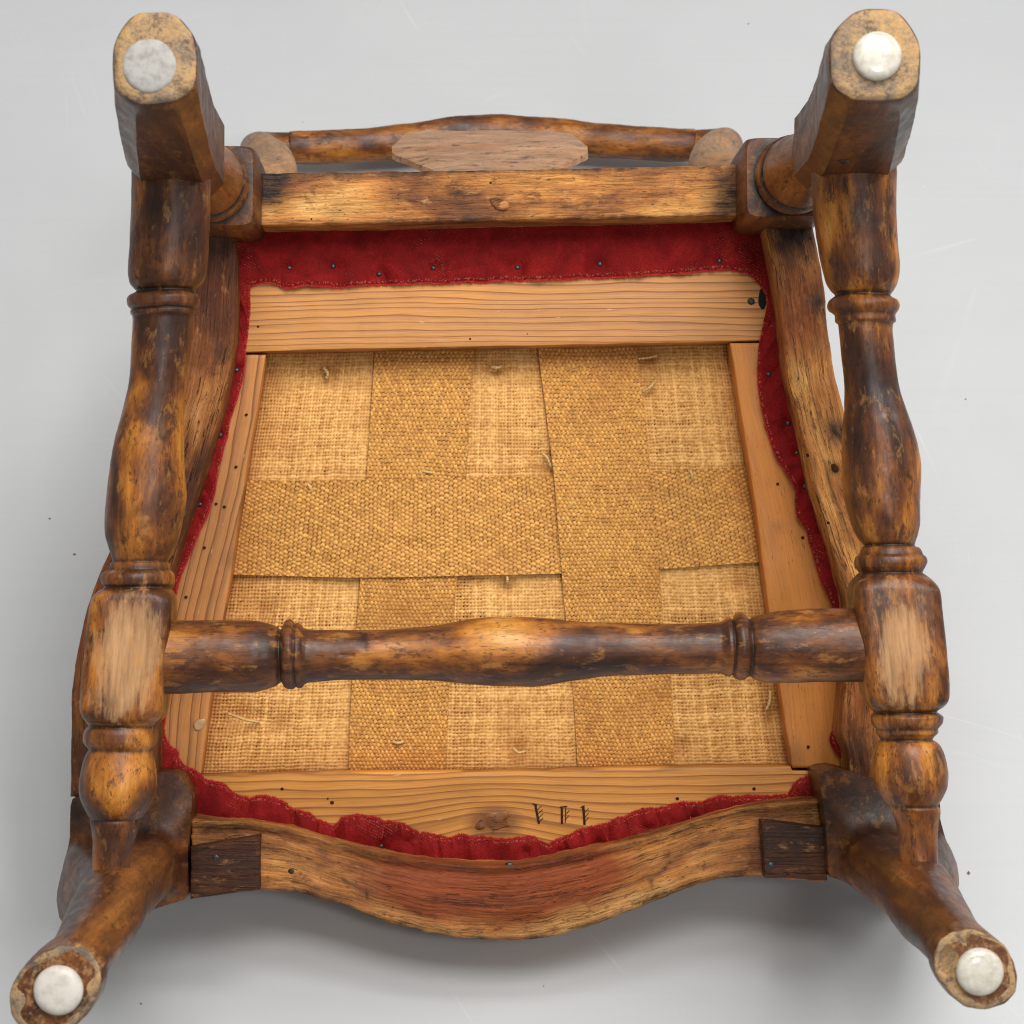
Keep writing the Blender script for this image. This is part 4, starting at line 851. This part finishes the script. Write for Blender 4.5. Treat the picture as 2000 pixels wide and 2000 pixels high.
# twine stitches
def twine(name, pts, r, parent, z=ZB+.0032, mat=None):
    P = np.array([np.r_[at(x, y, z)[:2], z+dz] for x, y, dz in pts]); R = resample(P, 16); th = np.linspace(0, 2*math.pi, 8, endpoint=False); rings = []
    for i in range(16):
        t = R[min(i+1, 15)]-R[max(i-1, 0)]; t /= np.linalg.norm(t); a = np.cross(t, (0, 0, 1)); a /= np.linalg.norm(a); b = np.cross(a, t)
        rr_ = r*(1+.25*math.sin(i*2.1))
        rings.append(R[i]+rr_*(np.cos(th+i*.5)[:, None]*a+np.sin(th+i*.5)[:, None]*b))
    V, F = loft(rings); return mk(name, V, F, mat or M['twine'], parent)
for pts, r in [(((824, 920, -.0004), (834, 922, .0010), (845, 924, -.0004)), .0009), (((601, 944, -.0004), (605, 952, .0010), (610, 961, -.0004)), .0009),
               (((632, 718, -.002), (640, 730, -.0002), (636, 740, -.002)), .0010), (((960, 716, -.002), (970, 718, 0), (980, 715, -.002)), .0010),
               (((1060, 886, -.0010), (1068, 894, .0012), (1076, 912, -.0002)), .0009), (((1111, 992, .001), (1117, 984, .0028), (1124, 976, .001)), .0010),
               (((1349, 918, -.0004), (1351, 928, .0008), (1352, 938, -.0004)), .0009), (((1257, 764, -.002), (1268, 758, .0002), (1278, 747, -.002)), .0010),
               (((1247, 700, -.002), (1262, 699, -.0005), (1284, 694, -.002)), .0008), (((444, 1394, -.003), (462, 1400, -.0006), (484, 1407, .0002), (506, 1411, -.002)), .0009),
               (((767, 1449, -.0010), (777, 1451, .0010), (788, 1449, -.0010)), .0009), (((1002, 1462, -.002), (1014, 1470, .0002), (1026, 1468, -.002)), .0009),
               (((1505, 1350, -.001), (1503, 1370, .0004), (1497, 1388, -.002)), .0010), (((990, 1126, -.0006), (991, 1132, .0004), (990, 1140, -.0010)), .0009)]:
    twine('twine_stitch', pts, r, seat)

# ---- velvet folded round the frame and tacked underneath
TACK = {'rear': [(565, 523), (651, 520), (740, 535), (846, 524), (1011, 522), (1172, 516), (1405, 509)],
        'left': [(463, 608), (462, 723), (430, 850), (390, 985)], 'right': [(1501, 731), (1539, 827), (1556, 885), (1572, 949), (1605, 1034)],
        'front': [(745, 1652), (801, 1645), (1029, 1664), (1095, 1664), (1166, 1648), (1264, 1619), (1352, 1599)]}
ZV = ZF+.0014
def velvet_band(name, hidden, edge, tacks, seed, folds, fold_px, n=420, m=34, dip=.0034, label=None, lift=.0030, swirl=.3, gather=0, gdepth=.004, esh=-5.0):
    H = resample(hidden, n); E = resample(edge, n)
    k = np.linspace(0, 1, n); c = 1-(1-np.linspace(0, 1, m))**1.7
    s = np.r_[0, np.cumsum(np.linalg.norm(np.diff(E, axis=0), axis=1))]
    rng2 = np.random.default_rng(seed)
    ph = np.array([vnoise(np.array([x/fold_px]), np.array([seed*.37]), 1.0, seed)[0] for x in s])
    ph2 = np.array([vnoise(np.array([x/(fold_px*.4)]), np.array([seed*.77]), 1.0, seed+1)[0] for x in s])
    ph = 1-np.abs(2*ph-1)**.8; ph2 = 1-np.abs(2*ph2-1)
    fray = np.array([vnoise(np.array([x/7]), np.array([2.2]), 1.0, seed+2)[0] for x in s])-.5
    gat = np.zeros(n)
    if gather:
        xx = [0.0]
        while xx[-1] < s[-1]: xx.append(xx[-1]+gather*(.45+1.3*rng2.random()))
        am = .35+.65*rng2.random(len(xx)); kk = np.clip(np.searchsorted(xx, s)-1, 0, len(xx)-2); xx = np.array(xx)
        fr = (s-xx[kk])/(xx[kk+1]-xx[kk]); gat = (np.abs(np.sin(math.pi*fr**1.35))**.55-.55)*am[kk]
    V = np.zeros((n, m, 3)); fleck = np.zeros((n, m))
    T = ats(tacks, ZV) if tacks else np.zeros((0, 3))
    for q in range(m):
        px = H*(1-c[q])+E*c[q]
        prof = lift*math.sin(math.pi*min(1, c[q]*1.02))**.55 if c[q] < 1 else 0
        tg = np.gradient(E, axis=0); tg /= np.linalg.norm(tg, axis=1)[:, None]
        px = px+np.stack([np.zeros(n), fray*2.0*c[q]], 1)+np.stack([-tg[:, 1], tg[:, 0]], 1)*(gat*esh*c[q])[:, None]+tg*((ph2-.5)*fold_px*.34*swirl*math.sin(math.pi*min(1, c[q]*1.15)))[:, None]
        z = ZV+prof+folds*((ph-.45)*(.4+.6*c[q])+.5*(ph2-.5)*c[q])+gdepth*gat*(.25+.75*c[q]**.7)
        if c[q] < .10: z = z-(.10-c[q])*.09
        for i in range(n): V[i, q] = at(px[i, 0], px[i, 1], z[i])
    W = V.reshape(-1, 3)
    for t in T:
        d = np.hypot(W[:, 0]-t[0], W[:, 1]-t[1]); an = np.arctan2(W[:, 1]-t[1], W[:, 0]-t[0]); W[:, 2] -= dip*np.exp(-(d/.0040)**2)+dip*.5*np.exp(-(d/.012)**2)*(.75+.25*np.cos(an*3+t[0]*90))
    W = dent(W, .0007, 120, seed); W[:, 2] = np.maximum(W[:, 2], ZF+.0004+(W[:, 2] < ZF)*0)
    wid = np.linalg.norm(H-E, axis=1)[:, None]; fl_ = (np.exp(-((((1-c)[None, :]*wid)-5.5)/2.0)**2)).ravel()
    idx = np.arange(n*m).reshape(n, m); F = np.stack([idx[:-1, :-1], idx[1:, :-1], idx[1:, 1:], idx[:-1, 1:]], -1).reshape(-1, 4)
    o = mk(name, W, F, M['velvet'], seat, dict(grain=W+seed, fleck=fl_), label=label)
    sol = o.modifiers.new('cloth_thickness', 'SOLIDIFY'); sol.thickness = .0010; sol.offset = -1
    # cut edge: a fringe of pile
    G = W.reshape(n, m, 3); FV, FF = [], []
    tot = int(s[-1]*3.0)
    for _ in range(tot):
        x = rng2.random()*(n-1); i = int(x); f = x-i; i2 = min(i+1, n-1)
        p = G[i, m-1]*(1-f)+G[i2, m-1]*f; b = G[i, m-3]*(1-f)+G[i2, m-3]*f; d = p-b; d[2] = 0; L = np.linalg.norm(d)
        if L < 1e-7: continue
        d /= L; tn = np.array((-d[1], d[0], 0)); ln = .0008+.0011*rng2.random(); a = (rng2.random()-.5)*.8
        base = p-d*.0006+np.array((0, 0, .0001+.0008*rng2.random())); tip = p+(d*math.cos(a)+tn*math.sin(a))*ln+np.array((0, 0, .0002+.0014*rng2.random()))
        w2 = tn*(.00018+.00014*rng2.random()); q = len(FV); FV += [base-w2, base+w2, tip]; FF.append((q, q+1, q+2))
    fo = mk('pile_fringe', FV, FF, M['fuzz'], o, smooth=False); fo['kind'] = 'stuff'
    for x, y in tacks: 
        zt = ZF+.0014
        lump('tack', x, y, zt, .0019, .0016, .0013, M['iron'], o, x)
    return o
velvet_band('velvet_hem', [(440, 428), (730, 424), (1019, 418), (1250, 414), (1506, 410)], [(452, 566), (484, 557), (530, 552), (562, 560), (600, 556), (654, 559), (715, 557), (741, 555), (846, 552), (930, 550), (1019, 547), (1173, 541), (1304, 534), (1412, 527), (1455, 531), (1482, 552), (1498, 566)], TACK['rear'], 3, .0022, 70, gather=75, gdepth=.0016, esh=-2.0, label='wide velvet hem along the rear rail')
velvet_band('velvet_hem', [(448, 430), (450, 580), (447, 660), (432, 740), (412, 830), (385, 925), (345, 1050), (318, 1150), (300, 1250), (294, 1350), (294, 1440), (296, 1520)], [(488, 545), (487, 590), (484, 640), (481, 680), (476, 726), (463, 773), (445, 835), (428, 905), (411, 985), (395, 1025), (380, 1059), (364, 1099), (345, 1149), (336, 1220), (334, 1290), (331, 1350), (322, 1400), (320, 1430), (330, 1455), (346, 1470), (348, 1500)], TACK['left'], 5, .0016, 60, gather=90, gdepth=.0028, esh=-2.0, label='narrow velvet hem beside the dark side rail')
velvet_band('velvet_hem', [(1502, 420), (1512, 470), (1524, 560), (1534, 640), (1550, 740), (1575, 840), (1604, 965), (1632, 1060), (1652, 1140), (1664, 1190), (1668, 1300), (1666, 1380), (1660, 1440), (1664, 1492)], [(1478, 520), (1486, 556), (1496, 580), (1499, 605), (1492, 630), (1487, 661), (1482, 695), (1480, 726), (1483, 762), (1491, 806), (1505, 857), (1523, 904), (1545, 936), (1556, 965), (1557, 998), (1574, 1034), (1592, 1090), (1609, 1144), (1629, 1187), (1646, 1230), (1650, 1300), (1650, 1370), (1640, 1405), (1630, 1422), (1622, 1443), (1630, 1462), (1648, 1485)], TACK['right'], 8, .0034, 80, gather=95, gdepth=.0032, esh=-2.5, label='wavy velvet hem beside the wormholed side rail')
velvet_band('velvet_hem', [(300, 1560), (360, 1590), (430, 1625), (540, 1640), (658, 1666), (749, 1688), (860, 1706), (977, 1712), (1095, 1696), (1204, 1668), (1312, 1640), (1421, 1606), (1520, 1590), (1620, 1580)], [(318, 1470), (345, 1482), (362, 1500), (383, 1508), (404, 1522), (440, 1536), (456, 1552), (480, 1558), (506, 1556), (553, 1570), (585, 1584), (618, 1599), (644, 1612), (656, 1608), (668, 1598), (690, 1595), (712, 1597), (767, 1606), (790, 1614), (803, 1622), (830, 1628), (857, 1632), (880, 1638), (900, 1634), (925, 1638), (944, 1632), (965, 1638), (986, 1642), (1015, 1640), (1041, 1637), (1058, 1644), (1070, 1651), (1084, 1643), (1095, 1637), (1167, 1614), (1240, 1588), (1312, 1574), (1352, 1570), (1421, 1557), (1490, 1556), (1530, 1555), (1545, 1541), (1562, 1524), (1600, 1518)], TACK['front'], 13, .0050, 52, n=760, swirl=.6, gather=62, gdepth=.0062, esh=-7.0, label='puckered velvet hem along the front rail', lift=.0052)
lump('lining', 1489, 583, ZF+.0002, .0028, .0070, .0004, M['lining'], seat, 3)
# the upholstered top side, facing the floor
def cushion():
    out = [(450, 425), (730, 420), (1019, 414), (1250, 410), (1500, 415), (1530, 620), (1560, 780), (1610, 960), (1650, 1150), (1665, 1350), (1660, 1500), (1600, 1600), (1420, 1620), (1204, 1680), (977, 1715), (749, 1690), (540, 1640), (400, 1600), (300, 1520), (300, 1300), (330, 1100), (400, 880), (445, 680)]
    c, r2 = radial(out, ZB, 90); rings = []
    for s, z in ((.97, -.0735), (1.0, -.0745), (.99, -.079), (.94, -.086), (.8, -.093), (.6, -.098), (.35, -.101), (.05, -.102)):
        rings.append(np.column_stack([c+r2*s, np.full(90, z)]))
    V, F = loft(rings); V = dent(V, .001, 40, 3.); return mk('cushion', V, F, M['velvet'], seat, dict(grain=V, fleck=np.zeros(len(V))), label='padded red velvet top facing the floor')
cushion()

# ------------------------------------------------------------------ crumbs on the floor
def onfloor(px, py):
    d = ROOT.to_3x3() @ RCAM @ Vector((px-CX, -(py-CY), -FPX)); p = cam.matrix_world.translation; t = -p.z/d.z; return p+d*t
VV, FF = [], []
for px, py, s in [(1892, 1706, 4.0), (97, 1013, 2.2), (146, 1083, 3.0), (1886, 780, 2.8), (1462, 47, 1.8), (275, 1961, 2.0), (1062, 1926, 1.6), (592, 238, 1.3)]:
    c = onfloor(px, py); r = s/2700; b = len(VV)
    pts = [Vector((random.gauss(0, 1), random.gauss(0, 1), random.gauss(0, 1))).normalized()*r*random.uniform(.7, 1.3) for _ in range(6)]
    base = [(1, 0, 0), (-1, 0, 0), (0, 1, 0), (0, -1, 0), (0, 0, 1), (0, 0, -1)]
    for k, v in enumerate(base): VV.append((c.x+v[0]*r*random.uniform(.6, 1.5), c.y+v[1]*r*random.uniform(.6, 1.5), r*.45+v[2]*r*.44))
    for f in [(0, 2, 4), (2, 1, 4), (1, 3, 4), (3, 0, 4), (2, 0, 5), (1, 2, 5), (3, 1, 5), (0, 3, 5)]: FF.append(tuple(b+i for i in f))
cr = mk('floor_crumbs', VV, FF, M['crumb'], None, smooth=False)
cr['kind'] = 'stuff'; cr['label'] = 'tiny brown crumbs of wood scattered over the grey floor'; cr['category'] = 'crumbs'
bpy.context.view_layer.update()
zmin = {}
for o in bpy.data.objects:
    if o.type == 'MESH' and o.name != 'floor' and o.name != 'floor_crumbs':
        a = np.zeros(len(o.data.vertices)*3, np.float32); o.data.vertices.foreach_get('co', a); a = a.reshape(-1, 3)
        zmin[o.name] = float((a @ np.array(ROOT.to_3x3())[2]).min()+LIFT)
print('LOWEST', sorted(zmin.items(), key=lambda k: k[1])[:8])
